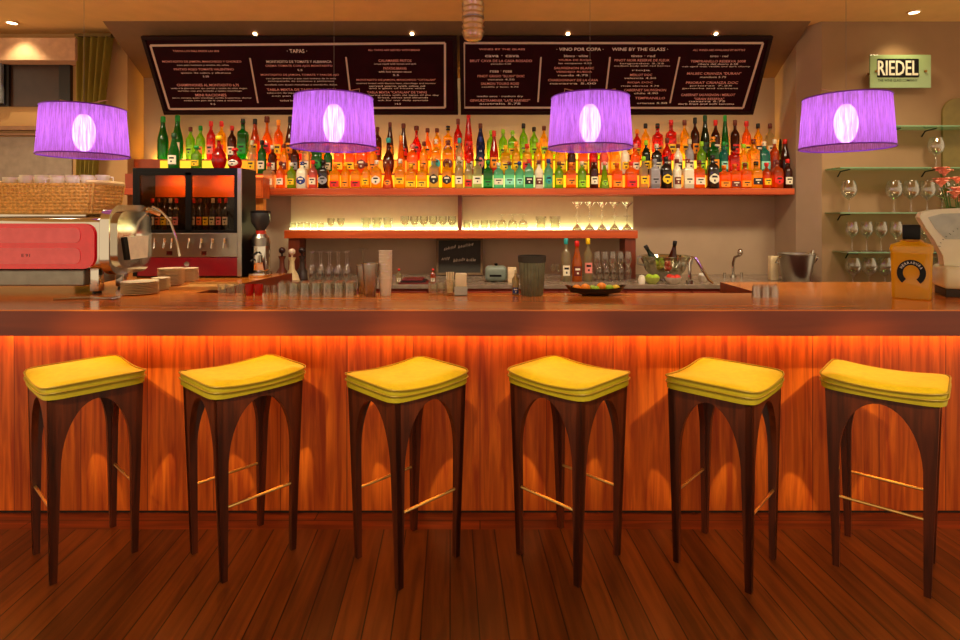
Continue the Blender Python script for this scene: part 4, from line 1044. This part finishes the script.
# small chalkboard
ang = math.radians(8)
cb = thing('chalkboard', 'small framed chalkboard with white scrawl leaning on the back wall', 'chalkboard', (XX(459.5, 4.85), 4.84, BKZ + .004))
cb.rotation_euler = (-ang, 0, 0)
hw = (XX(483, 4.82) - XX(436, 4.82)) / 2; hh = .315
part('slate', lambda b: box(b, -hw + .02, hw - .02, -.004, .004, .02, hh - .02), plain('slate_black', (52, 48, 40), .8), cb, smooth=False)
part('frame', lambda b: (box(b, -hw, hw, -.01, .01, 0, .02, .002), box(b, -hw, hw, -.01, .01, hh - .02, hh, .002), box(b, -hw, -hw + .02, -.01, .01, .02, hh - .02, .002), box(b, hw - .02, hw, -.01, .01, .02, hh - .02, .002)), plain('worn_frame', (110, 84, 52), .6), cb, smooth=False)
def _scr(b):
    rnd = random.Random(3)
    for (x0, z0, L, n, sl) in ((-.13, .215, .10, 9, .25), (-.01, .235, .13, 12, .2), (-.15, .135, .07, 5, .0), (-.05, .118, .10, 10, .12), (.06, .125, .08, 8, .0)):
        pts = [(x0 + L * i / (2 * n), -.0055, z0 + sl * L * i / (2 * n) + (.014 if i % 2 else -.006) * (.6 + .8 * rnd.random())) for i in range(2 * n)]
        tube(b, pts, .0038, 5)
part('chalk_writing', _scr, plain('chalk', (225, 215, 190), .9), cb)
# grey canister, cream box
t = thing('metal_canister', 'rounded grey metal canister with a dark vent, right of the small chalkboard', 'canister', (XX(496, 4.4), 4.4, BKZ))
part('canister_body', lambda b: (box(b, -.085, .085, -.06, .06, .004, .125, .035, 4)), plain('blue_grey_enamel', (120, 132, 120), .35), t)
part('vent', lambda b: box(b, -.05, .04, -.0635, -.0601, .045, .06, .001), M_black, t, smooth=False)
part('lid_knob', lambda b: lathe(b, [(0, .125), (.012, .125), (.016, .14), (0, .145)], 14), M_black, t)
lone('napkin_box', lambda b: box(b, -.032, .032, -.03, .03, 0, .115, .004), plain('cream_card', (230, 205, 160), .7), (XX(512, 4.35), 4.36, BKZ), 'cream paper box between the grey canister and the ribbed bucket', 'box')
for i in range(3):
    lone('bar_tray', lambda b: box(b, -.11 + .012 * i, .11 - .02 * i, -.08, .08, 0, .012, .003), plain('dark_red_tray' if i % 2 == 0 else 'black_tray', (110, 30, 25) if i % 2 == 0 else (30, 20, 20), .3), (XX(415, 4.35), 4.32, BKZ + .0001 + .0122 * i), 'thin dark bar tray, %s of the pile left of the small chalkboard' % ['bottom', 'middle', 'top'][i], 'tray', smooth=False)
for i, u in enumerate((399, 433)):
    bottle(u, 4.30, BKZ, .11, 'c', 'CA'[i], 'R', 'W', 'n', ['little clear shaker bottle with red cap left of the tray pile', 'little amber bottle with red cap right of the tray pile'][i], None, .55)
# left cluster: wooden block, cream jugs, ball stoppers
lone('wooden_block', lambda b: box(b, -.045, .045, -.04, .04, 0, .26, .006), wood('brown_block', (120, 66, 34), (150, 90, 50), 'z', 3, .5), (XX(272.5, 4.45) + .02, 4.17, CT), 'upright brown wooden block right of the coffee grinder', 'wooden block', smooth=False)
for i, (u, D, c) in enumerate(((286, 4.36, 'K'), (297, 4.42, 'W'))):
    pass
def carafe(u, D, label, colr, ballc):
    t = thing('carafe', label, 'carafe', (XX(u, D), D, BKZ))
    part('vessel', lambda b: lathe(b, [(0, 0), (.055, 0), (.06, .01), (.045, .06), (.022, .10), (.018, .16), (.03, .19), (.027, .19), (.015, .16), (0, .15)], 20), plain('glaze_' + label.split()[0], colr, .25), t)
    part('stopper', lambda b: (tube(b, [(0, 0, .151), (0, 0, .21)], .008), ell(b, (0, 0, .235), .026, .026, .026, 14, 10)), plain('stopper_' + label.split()[0], ballc, .2), t)
carafe(292, 4.36, 'cream flared carafe with a pale ball stopper behind the tumblers', (236, 214, 160), (225, 200, 170))
carafe(282, 4.50, 'brown carafe with a round dark stopper, left of the cream one', (120, 60, 40), (60, 30, 30))
carafe(302, 4.53, 'dark carafe with a round black stopper, right of the cream one', (60, 45, 40), (40, 26, 26))

# champagne bowl etc.
t = thing('champagne_bowl', 'large faceted glass bowl holding dark bottles on the back counter', 'bowl', (XX(665, 4.50), 4.50, BKZ))
part('bowl', lambda b: lathe(b, [(0, 0), (.085, 0), (.09, .012), (.15, .08), (.195, .19), (.20, .195), (.188, .19), (.14, .083), (.07, .02), (0, .018)], 18, close=False), thin_glass('bowl_glass', (215, 215, 180), .45, .7), t, angle=12)
for s_ in (-1, 1):
    part('handle', lambda b: tube(b, [(s_ * .19, 0, .185), (s_ * .215, 0, .175), (s_ * .215, 0, .13), (s_ * .165, 0, .12)], .007, 8), M_steel, t)
def tilted_bottle(u, D, z, h, sh, bd, cp, lb, lab, rx, ry):
    t = bottle(u, D, z, h, sh, bd, cp, lb, 'w', lab, None, .95); t.rotation_euler = (rx, ry, 0); return t
tilted_bottle(663, 4.5, BKZ + .045, .27, 'b', 'D', 'K', 'Y', 'dark bottle leaning left in the glass bowl', 0, -.55)
tilted_bottle(670, 4.53, BKZ + .045, .27, 'b', 'N', 'K', 'W', 'dark bottle standing nearly upright in the glass bowl', .1, .12)
def bowl_of(u, D, r, name, label, colr, nfr, fc, flab):
    t = thing(name, label, 'bowl', (XX(u, D), D, BKZ))
    part('bowl', lambda b: lathe(b, [(0, 0), (r * .5, 0), (r * .9, .025), (r, .05), (r * .93, .05), (r * .8, .025), (0, .006)], 22), plain('bowl_' + colr[0], colr[1], .25), t)
    part('contents', lambda b: [ell(b, (r * .5 * math.cos(i * 2.1), r * .5 * math.sin(i * 2.1), .048), r * .42, r * .42, .022, 10, 6) for i in range(nfr)], plain('fill_' + name, fc, .4), t)['kind'] = 'stuff'
bowl_of(652, 4.28, .058, 'lime_bowl', 'small bowl of lime wedges in front of the glass bowl', ('pale', (190, 200, 90)), 4, (170, 205, 40), '')
bowl_of(673, 4.27, .062, 'tomato_bowl', 'small pale bowl heaped with red fruit by the tap', ('cream', (220, 205, 180)), 4, (220, 50, 30), '')
bowl_of(703, 4.38, .04, 'ice_bowl', 'small pale bowl of ice right of the red fruit', ('cream', (220, 205, 180)), 4, (220, 215, 200), '')
lone('salt_pot', lambda b: lathe(b, [(0, 0), (.024, 0), (.028, .03), (.018, .06), (0, .066)], 16), M_white, (XX(641, 4.3), 4.28, BKZ), 'small white pot left of the lime bowl', 'pot')
t = thing('water_tap', 'slanting chrome tap arm in front of the glass bowl on the right', 'tap', (XX(700, 4.25), 4.26, BKZ))
part('spout', lambda b: tube(b, [(-.07, 0, .0), (-.075, 0, .16), (-.055, 0, .20), (-.03, -.01, .19), (.05, -.05, .035), (.075, -.06, .0 + .012)], .0125, 10), M_chrome, t)
part('base', lambda b: lathe(b, [(0, 0), (.03, 0), (.028, .03), (0, .03)], 16, -.07, 0), M_chrome, t)
t = thing('mixer_tap', 'small chrome mixer tap with ball knob against the wall on the right', 'tap', (XX(733, 4.7), 4.70, BKZ))
part('spout', lambda b: tube(b, [(0, 0, 0), (.0, 0, .12), (.01, -.01, .17), (.03, -.05, .185)], .011, 10), M_chrome, t)
part('knob', lambda b: ell(b, (.035, -.05, .21), .022, .022, .03, 12, 8), M_chrome, t)
part('base', lambda b: (lathe(b, [(0, 0), (.028, 0), (.026, .02), (0, .02)], 16), tube(b, [(-.07, 0, .001), (-.07, 0, .04)], .012), tube(b, [(.07, 0, .001), (.07, 0, .04)], .012)), M_chrome, t)
lone('carton', lambda b: box(b, -.03, .03, -.025, .025, 0, .19, .004), plain('cream_card', (230, 205, 160), .7), (XX(774.5, 4.5), 4.52, BKZ), 'narrow cream carton left of the steel ice bucket', 'carton')
t = thing('ice_bucket', 'steel ice bucket with loop handles standing against the right pier', 'bucket', (XX(798, 4.32), 4.34, BKZ))
part('bucket_body', lambda b: lathe(b, [(0, 0), (.09, 0), (.094, .006), (.128, .215), (.133, .218), (.133, .224), (.12, .222), (.086, .012), (0, .01)], 32, close=False), M_steel, t)
for s_ in (-1, 1):
    part('handle', lambda b: tube(b, [(s_ * .125, -.02, .20), (s_ * .15, -.02, .19), (s_ * .15, .02, .15), (s_ * .12, .02, .15)], .006, 8), M_chrome, t)
part('tongs', lambda b: (tube(b, [(.05, -.06, .02), (.085, -.07, .25)], .006, 6), tube(b, [(-.02, -.06, .02), (.10, -.04, .25)], .006, 6)), M_chrome, t)

# ------------------------------------------------------------------ right side: square tequila bottle, scale, flowers
hb = thing('square_bottle', 'big square golden bottle with a black horseshoe emblem and black cap', 'bottle', (XX(911.5, 2.98), 2.98, CT))
hb.rotation_euler = (0, 0, -.66); hs = 2.98 / F
HH = (292 - 236) * hs
def _hb(b):
    lathe(b, [(0, 0), (.078, 0), (.083, .006), (.088, HH * .8), (.093, HH * .88), (.088, HH * .95), (.05, HH), (.030, HH + .012), (.030, HH + .03), (0, HH + .03)], 40, power=7)
part('glass', _hb, tinted('golden_tequila', (255, 208, 30), trans=.5, clear=.28, gloss=.04), hb)
part('cap', lambda b: box(b, -.038, .038, -.038, .038, HH + .0135, HH + .090, .006), M_black, hb)
part('neck_band', lambda b: lathe(b, [(.0495, HH + .002), (.052, HH + .004), (.040, HH + .013), (.0385, HH + .013)], 20, close=False), plain('gold_band', (214, 150, 60), .3, .6), hb)
def _shoe(b):
    outer = []; inner = []; n = 28
    for i in range(n + 1):
        a = math.radians(-52 + 284 * i / n)
        outer.append((.060 * math.cos(a), .067 * math.sin(a))); inner.append((.034 * math.cos(a), .040 * math.sin(a)))
    for i in range(n):
        prism(b, [outer[i], outer[i + 1], inner[i + 1], inner[i]], (0, -.0915, HH * .47), (1, 0, 0), (0, 0, 1), (0, -1, 0), .003)
part('horseshoe_label', _shoe, M_black, hb, smooth=False)
bm = bmesh.new()
for i, ch in enumerate('HERRADURA'):
    a = math.radians(150 - 120 * i / 8); me = text_mesh(ch, .008, .012, (0, 0)); rr = a - PI / 2
    for q_ in me.vertices:
        x, y = q_.co.x, q_.co.y; X = x * math.cos(rr) - y * math.sin(rr); Y = x * math.sin(rr) + y * math.cos(rr)
        q_.co = Vector((( .047) * math.cos(a) + X, -.0950, HH * .47 + .053 * math.sin(a) + Y))
    bm.from_mesh(me); bpy.data.meshes.remove(me)
finish(bm, 'lettering', plain('label_white', (240, 235, 225), .6), hb, smooth=False)

sc = thing('weighing_scale', 'vintage cream weighing scale with a fan-shaped dial at the right edge', 'scale', (XX(984, 3.0), 3.0, CT))
sc.rotation_euler = (0, 0, -.45); s3 = 3.0 / F
def pz(u, v): return ((u - 976) * s3, (293 - v) * s3)
fan = [pz(942, 262), pz(941, 252), pz(934, 236), pz(927, 224), pz(922, 213), pz(924, 208), pz(932, 205.5), pz(950, 204), pz(976, 203), pz(1002, 204), pz(1020, 205.5), pz(1028, 208), pz(1030, 213), pz(1025, 224), pz(1018, 236), pz(1011, 252), pz(1010, 262)]
M_scale = plain('cream_enamel', (226, 222, 186), .28, var=.03, coat=.4)
part('fan_housing', lambda b: prism(b, fan, (0, -.05, 0), (1, 0, 0), (0, 0, 1), (0, 1, 0), .10), M_scale, sc, smooth=False)
dial = [pz(943, 235), pz(935, 225), pz(929, 213), pz(940, 209.5), pz(976, 208), pz(1012, 209.5), pz(1023, 213), pz(1017, 225), pz(1009, 235)]
part('dial_glass', lambda b: prism(b, dial, (0, -.0501, 0), (1, 0, 0), (0, 0, 1), (0, -1, 0), .004), plain('dial_grey', (176, 182, 166), .12), sc, smooth=False)
def _ticks(b):
    for k in range(25):
        a = math.radians(160 - k * 140 / 24); L = .012 if k % 4 == 0 else .007
        c, s_ = math.cos(a), math.sin(a); R = .22
        p = Vector((R * c, .20 + R * s_ * .9)); q_ = Vector(((R - L) * c, .20 + (R - L) * s_ * .9))
        if p.y > (293 - 211) * s3 or abs(p.x) > .23: continue
        n = Vector((-(q_ - p).y, (q_ - p).x)).normalized() * .0012
        prism(b, [p + n, p - n, q_ - n, q_ + n], (0, -.0545, 0), (1, 0, 0), (0, 0, 1), (0, -1, 0), .001)
part('dial_marks', _ticks, M_black, sc, smooth=False)
part('pointer', lambda b: prism(b, [(-.003, .30), (.003, .30), (.06, .42), (.055, .42)], (0, -.0545, 0), (1, 0, 0), (0, 0, 1), (0, -1, 0), .001), M_black, sc, smooth=False)
part('base_housing', lambda b: (box(b, -.19, .19, -.09, .14, (293 - 285) * s3, (293 - 262.2) * s3, .02, 3)), M_scale, sc)
part('plinth', lambda b: (box(b, -.18, .18, -.08, .13, 0.0, (293 - 285) * s3, .003)), plain('dark_rubber', (50, 38, 28), .6), sc, smooth=False)

fv = thing('flower_vase', 'glass vase of coral flowers behind the weighing scale', 'vase of flowers', (XX(966, 3.35), 3.38, CT))
part('vase', lambda b: lathe(b, [(0, 0), (.05, 0), (.055, .01), (.045, .12), (.06, .26), (.056, .26), (.04, .12), (.045, .012), (0, .01)], 20, close=False), M_glass2, fv)
rnd = random.Random(11)
heads = []
for k in range(13):
    a = rnd.random() * 6.28; r = rnd.random() * .17
    heads.append((r * math.cos(a) - .02, r * math.sin(a) * .6, .50 + rnd.random() * .19))
for k, hd in enumerate(heads):
    part('stem', lambda b: tube(b, [(0, 0, .02), (hd[0] * .25, hd[1] * .25, .24), (hd[0] * .8, hd[1] * .8, hd[2] - .08), hd], .003, 5), plain('flower_stem', (70, 120, 40), .6), fv)
    def _fl(b):
        for p in range(7):
            a = p * 2 * PI / 7 + k; L = .056
            c, s_ = math.cos(a), math.sin(a); n = 5; rowL = []; rowR = []
            for i in range(n):
                t_ = i / (n - 1); w = .020 * math.sin(PI * min(1, t_ * .85 + .12)); zz = .012 + .03 * math.sin(t_ * 2.2)
                cx, cy = L * t_ * c, L * t_ * s_
                rowL.append(b.verts.new((hd[0] + cx - s_ * w, hd[1] + cy + c * w, hd[2] + zz))); rowR.append(b.verts.new((hd[0] + cx + s_ * w, hd[1] + cy - c * w, hd[2] + zz)))
            for i in range(n - 1): b.faces.new((rowL[i], rowL[i + 1], rowR[i + 1], rowR[i]))
        ell(b, (hd[0], hd[1], hd[2] + .012), .009, .009, .009, 8, 5)
    part('flower', _fl, plain('coral_petals', (255, 165, 135), .6, var=.15), fv)
    def _lf(b):
        for p in range(2):
            a = rnd.random() * 6.28; z0 = hd[2] - .09 - .05 * p; x0, y0 = hd[0] * .75, hd[1] * .75
            tip = Vector((x0 + .09 * math.cos(a), y0 + .06 * math.sin(a), z0 + .02)); base = Vector((x0, y0, z0)); d = tip - base; sd = Vector((-d.y, d.x, .3 * d.length)).normalized() * .016
            m1 = base + d * .45
            v = [b.verts.new(q_) for q_ in (base, m1 + sd, tip, m1 - sd)]; b.faces.new(v)
    part('leaf', _lf, plain('flower_leaf', (110, 150, 50), .6), fv)

# riedel plaque
RD = 4.34
pl = thing('glass_plaque', 'green glass plaque with black and white lettering on the right wall', 'plaque', (XX(900, RD), RD, ZZ(71.5, RD)))
pw, ph = XX(930.5, RD) - XX(900, RD), (88 - 55) / 2 * RD / F
part('plate', lambda b: box(b, -pw, pw, -.006, .006, -ph, ph, .002), plain('pale_green_glass', (146, 172, 122), .15, coat=.6, var=.03), pl, smooth=False)
part('standoff', lambda b: [tube(b, [(s_ * (pw - .045), -.014, .0), (s_ * (pw - .045), .081, .0)], .010, 10) for s_ in (-1, 1)], plain('bronze_standoff', (150, 110, 50), .3, .8), pl)
rx0 = XX(897, RD) - XX(900, RD); rz0 = (71.5 - 68.2) * RD / F
def letters(s_, w, h, y, off, x=rx0, z=rz0):
    me = text_mesh(s_, w, h, (x, z))
    for q_ in me.vertices: q_.co = Vector((q_.co.x + off, y, q_.co.y))
    return me
bm = bmesh.new(); m_ = letters('RIEDEL', .315, .125, -.0065, .008, z=rz0 - .002); bm.from_mesh(m_)
# thick black blocks behind each letter
for k in range(6):
    xc = rx0 - .158 + .0525 * (k + .5) + .004
    prism(bm, rr_poly(xc - .029, xc + .026, rz0 - .072, rz0 + .070, .008), (0, -.0062, 0), AX, AZ, AN, .0015)
finish(bm, 'letter_backing', M_black, pl, smooth=False)
bm = bmesh.new(); m_ = letters('RIEDEL', .305, .112, -.0085, 0); bm.from_mesh(m_); m_ = letters('RIEDEL', .305, .112, -.0086, .003); bm.from_mesh(m_)
finish(bm, 'lettering', plain('letter_white', (225, 222, 200), .5), pl, smooth=False)
bm = bmesh.new(); m_ = letters('THE WINE GLASS COMPANY', .30, .020, -.0068, 0, z=rz0 - .094); bm.from_mesh(m_)
finish(bm, 'subtitle', M_black, pl, smooth=False)
# arched olive recess
def _arch(b):
    x0, x1, z0, z1, r = XX(943, 4.40), 4.5, .0, ZZ(98, 4.40), .12
    pts = [(x0, z0), (x1, z0), (x1, z1)]
    for i in range(9):
        a = math.radians(90 + 90 * i / 8); pts.append((x0 + r + r * math.cos(a), z1 - r + r * math.sin(a)))
    prism(b, pts, (0, 4.419, 0), (1, 0, 0), (0, 0, 1), (0, -1, 0), .018)
ar = struct('trim_2', _arch, plain('olive_recess', (122, 104, 48), .6, var=.1))

# ------------------------------------------------------------------ extractor duct, downlights
dc = thing('ventilation_duct', 'short ribbed metal duct hanging from the ceiling between the menu boards', 'duct', (XX(473, 3.85), 3.85, 2.67))
def _duct(b):
    prof = [(0, 0.0), (.035, .004), (.058, .018), (.07, .045)]
    z = .045; k = 0
    while z < .329:
        prof.append((.076 if k % 2 else .064, z)); z += .019; k += 1
    prof.append((.07, .3295)); lathe(b, prof, 28)
part('pipe', _duct, plain('duct_metal', (225, 195, 145), .28, .7), dc, angle=60)
part('clamp', lambda b: torus(b, .073, .004, .16, 28, 6), M_steel, dc)
def downlight(x, y, z, label, nrm=None):
    t = thing('downlight', label, 'downlight', (x, y, z - .006))
    part('trim_ring', lambda b: torus(b, .038, .006, 0, 28, 6), plain('ring_white', (230, 200, 150), .4), t)
    part('lens', lambda b: lathe(b, [(0, -.002), (.034, -.002), (.034, .004), (0, .004)], 20), emit('downlight_lens', (255, 225, 170), 14), t)
    if nrm is not None:
        t.rotation_euler = nrm
    return t
def spot(x, y, z, tx, ty, tz, e, size=70, blend=.6, c=(1, .80, .46), r=.03):
    l = bpy.data.lights.new('spot', 'SPOT'); l.energy = e; l.spot_size = math.radians(size); l.spot_blend = blend; l.color = c; l.shadow_soft_size = r
    o = bpy.data.objects.new('spot', l); COL.objects.link(o); o.location = (x, y, z)
    d = Vector((tx - x, ty - y, tz - z)); o.rotation_euler = d.to_track_quat('-Z', 'Y').to_euler(); return o
zc = HC - .0
downlight(XX(12, 4.43), 4.43, HC, 'small lit ceiling downlight at the far left'); spot(XX(12, 4.43), 4.43, HC - .03, XX(12, 4.43), 4.50, 0, 14, 100)
downlight(XX(912, 4.22), 4.20, HC, 'small lit ceiling downlight above the green glass plaque'); spot(XX(912, 4.2), 4.20, HC - .03, XX(905, 4.4), 4.42, 1.6, 13, 100, .9)
slope = math.atan2(.31, .539)
for i, u in enumerate((255, 412, 568, 716)):
    y = 4.512; z = HC - (y - 4.411) * .575
    x = XX(u, y)
    t = downlight(x, y, z - .002, 'tiny lit spot above the menu boards, %s from the left' % ORD[i]); t.rotation_euler = (-slope, 0, 0); t.scale = (.45, .45, .45)
    t['group'] = 'spots above the menu boards'
    spot(x, y, z - .03, x, 4.62, 2.6, 11, 160, .8)
# unseen spots added forward of the stools, aimed narrowly to brighten the seats
for i, (x, y, a, lab) in enumerate(ST):
    spot(x, .1, HC - .02, x, y + .01, .8, 560, 11.5, .9, (1, .80, .34), .05)
for i, x in enumerate((-3.0, -1.8, -.6, .6, 1.8, 3.0)):  # unseen row of spots added to brighten the back bar
    spot(x, 3.2, HC - .02, x * 1.0, 4.4, 1.0, 130, 95, .8, (1, .84, .58), .25)

# left wall: pelmet, dark opening, sill, lower panel, curtain
LW = 4.72
def lx(u, D=LW): return XX(u, D)
def lz(v, D=LW): return ZZ(v, D)
struct('trim_3', lambda b: box(b, -4.6, lx(75, 4.55), 4.55, 4.719, lz(62, 4.6), lz(39.5, 4.6), .004), plain('pelmet_paint', (196, 152, 116), .7))
struct('trim_4', lambda b: (box(b, -4.6, lx(97), 4.66, 4.719, lz(131), lz(127), .003), box(b, -4.6, lx(97), 4.68, 4.719, lz(136), lz(133.5), .003)), plain('sill_paint', (150, 108, 74), .6))
def _w1(b):
    box(b, -4.6, lx(73), 4.70, 4.719, lz(107), lz(64), mi=0)
    box(b, lx(62), lx(73), 4.685, 4.6999, lz(107), lz(64), mi=1)
    box(b, -4.6, lx(62), 4.685, 4.6999, lz(66), lz(64), mi=1)
    box(b, lx(10), lx(13), 4.675, 4.6999, lz(107), lz(66), mi=1)
struct('window_1', _w1, [plain('dim_window', (66, 44, 34), .25, var=.1), plain('window_frame', (24, 14, 12), .4)])
mon = thing('wall_monitor', 'grey framed screen at the far left beside the dark window', 'monitor', (lx(-4), 4.64, lz(85)))
part('screen', lambda b: box(b, -.11, .11, 0, .03, -.165, .165, .004), plain('grey_screen', (120, 124, 130), .2), mon, smooth=False)
part('bezel', lambda b: box(b, -.118, .118, .0301, .034, -.173, .173, .001), M_black, mon, smooth=False)
struct('trim_5', lambda b: box(b, -4.6, lx(73), 4.705, 4.719, lz(200), lz(137), .002), plain('roller_blind', (150, 134, 116), .8))
ct = thing('curtain', 'olive green gathered curtain hanging from the ceiling at the left corner', 'curtain', (lx(90, 4.6), 4.60, 0))
def _cur(b):
    n, m = 90, 20; rows = []
    for j in range(m + 1):
        t_ = j / m; z = lz(36, 4.6) + (1.069 - lz(36, 4.6)) * t_
        cx = (95 - 90 - 10 * min(1, t_ * 1.3)) * 4.6 / F; w = (18.5 - 9 * math.sin(min(1, t_ * 1.2) * PI / 2)) * 4.6 / F
        row_ = []
        for i in range(n + 1):
            s_ = i / n * 2 - 1
            row_.append(b.verts.new((cx + s_ * w, .028 * math.sin(s_ * 16 + .4 * math.sin(3 * t_)) * (1 - .2 * t_), z)))
        rows.append(row_)
    for A, B in zip(rows, rows[1:]):
        for i in range(n): b.faces.new((A[i], A[i + 1], B[i + 1], B[i]))
    g = bmesh.ops.solidify(b, geom=list(b.faces), thickness=.004)
part('fabric', _cur, plain('olive_fabric', (176, 156, 62), .85, var=.15, scale=12, stretch=(6, 1, .3)), ct, angle=80)
part('header_tape', lambda b: box(b, (77 - 90) * 4.6 / F, (113 - 90) * 4.6 / F, -.03, .03, lz(37.2, 4.6) , lz(34.6, 4.6)), plain('curtain_header', (104, 84, 34), .8), ct, smooth=False)

# ------------------------------------------------------------------ world and view
w = bpy.data.worlds.new('world'); scene.world = w; w.use_nodes = True
bg = w.node_tree.nodes.get('Background') or w.node_tree.nodes.new('ShaderNodeBackground')
bg.inputs[0].default_value = (1.0, .74, .46, 1); bg.inputs[1].default_value = .9
scene.view_settings.view_transform = 'Standard'; scene.view_settings.look = 'None'
scene.view_settings.exposure = 0.18; scene.view_settings.gamma = 1; scene.view_settings.use_curve_mapping = False
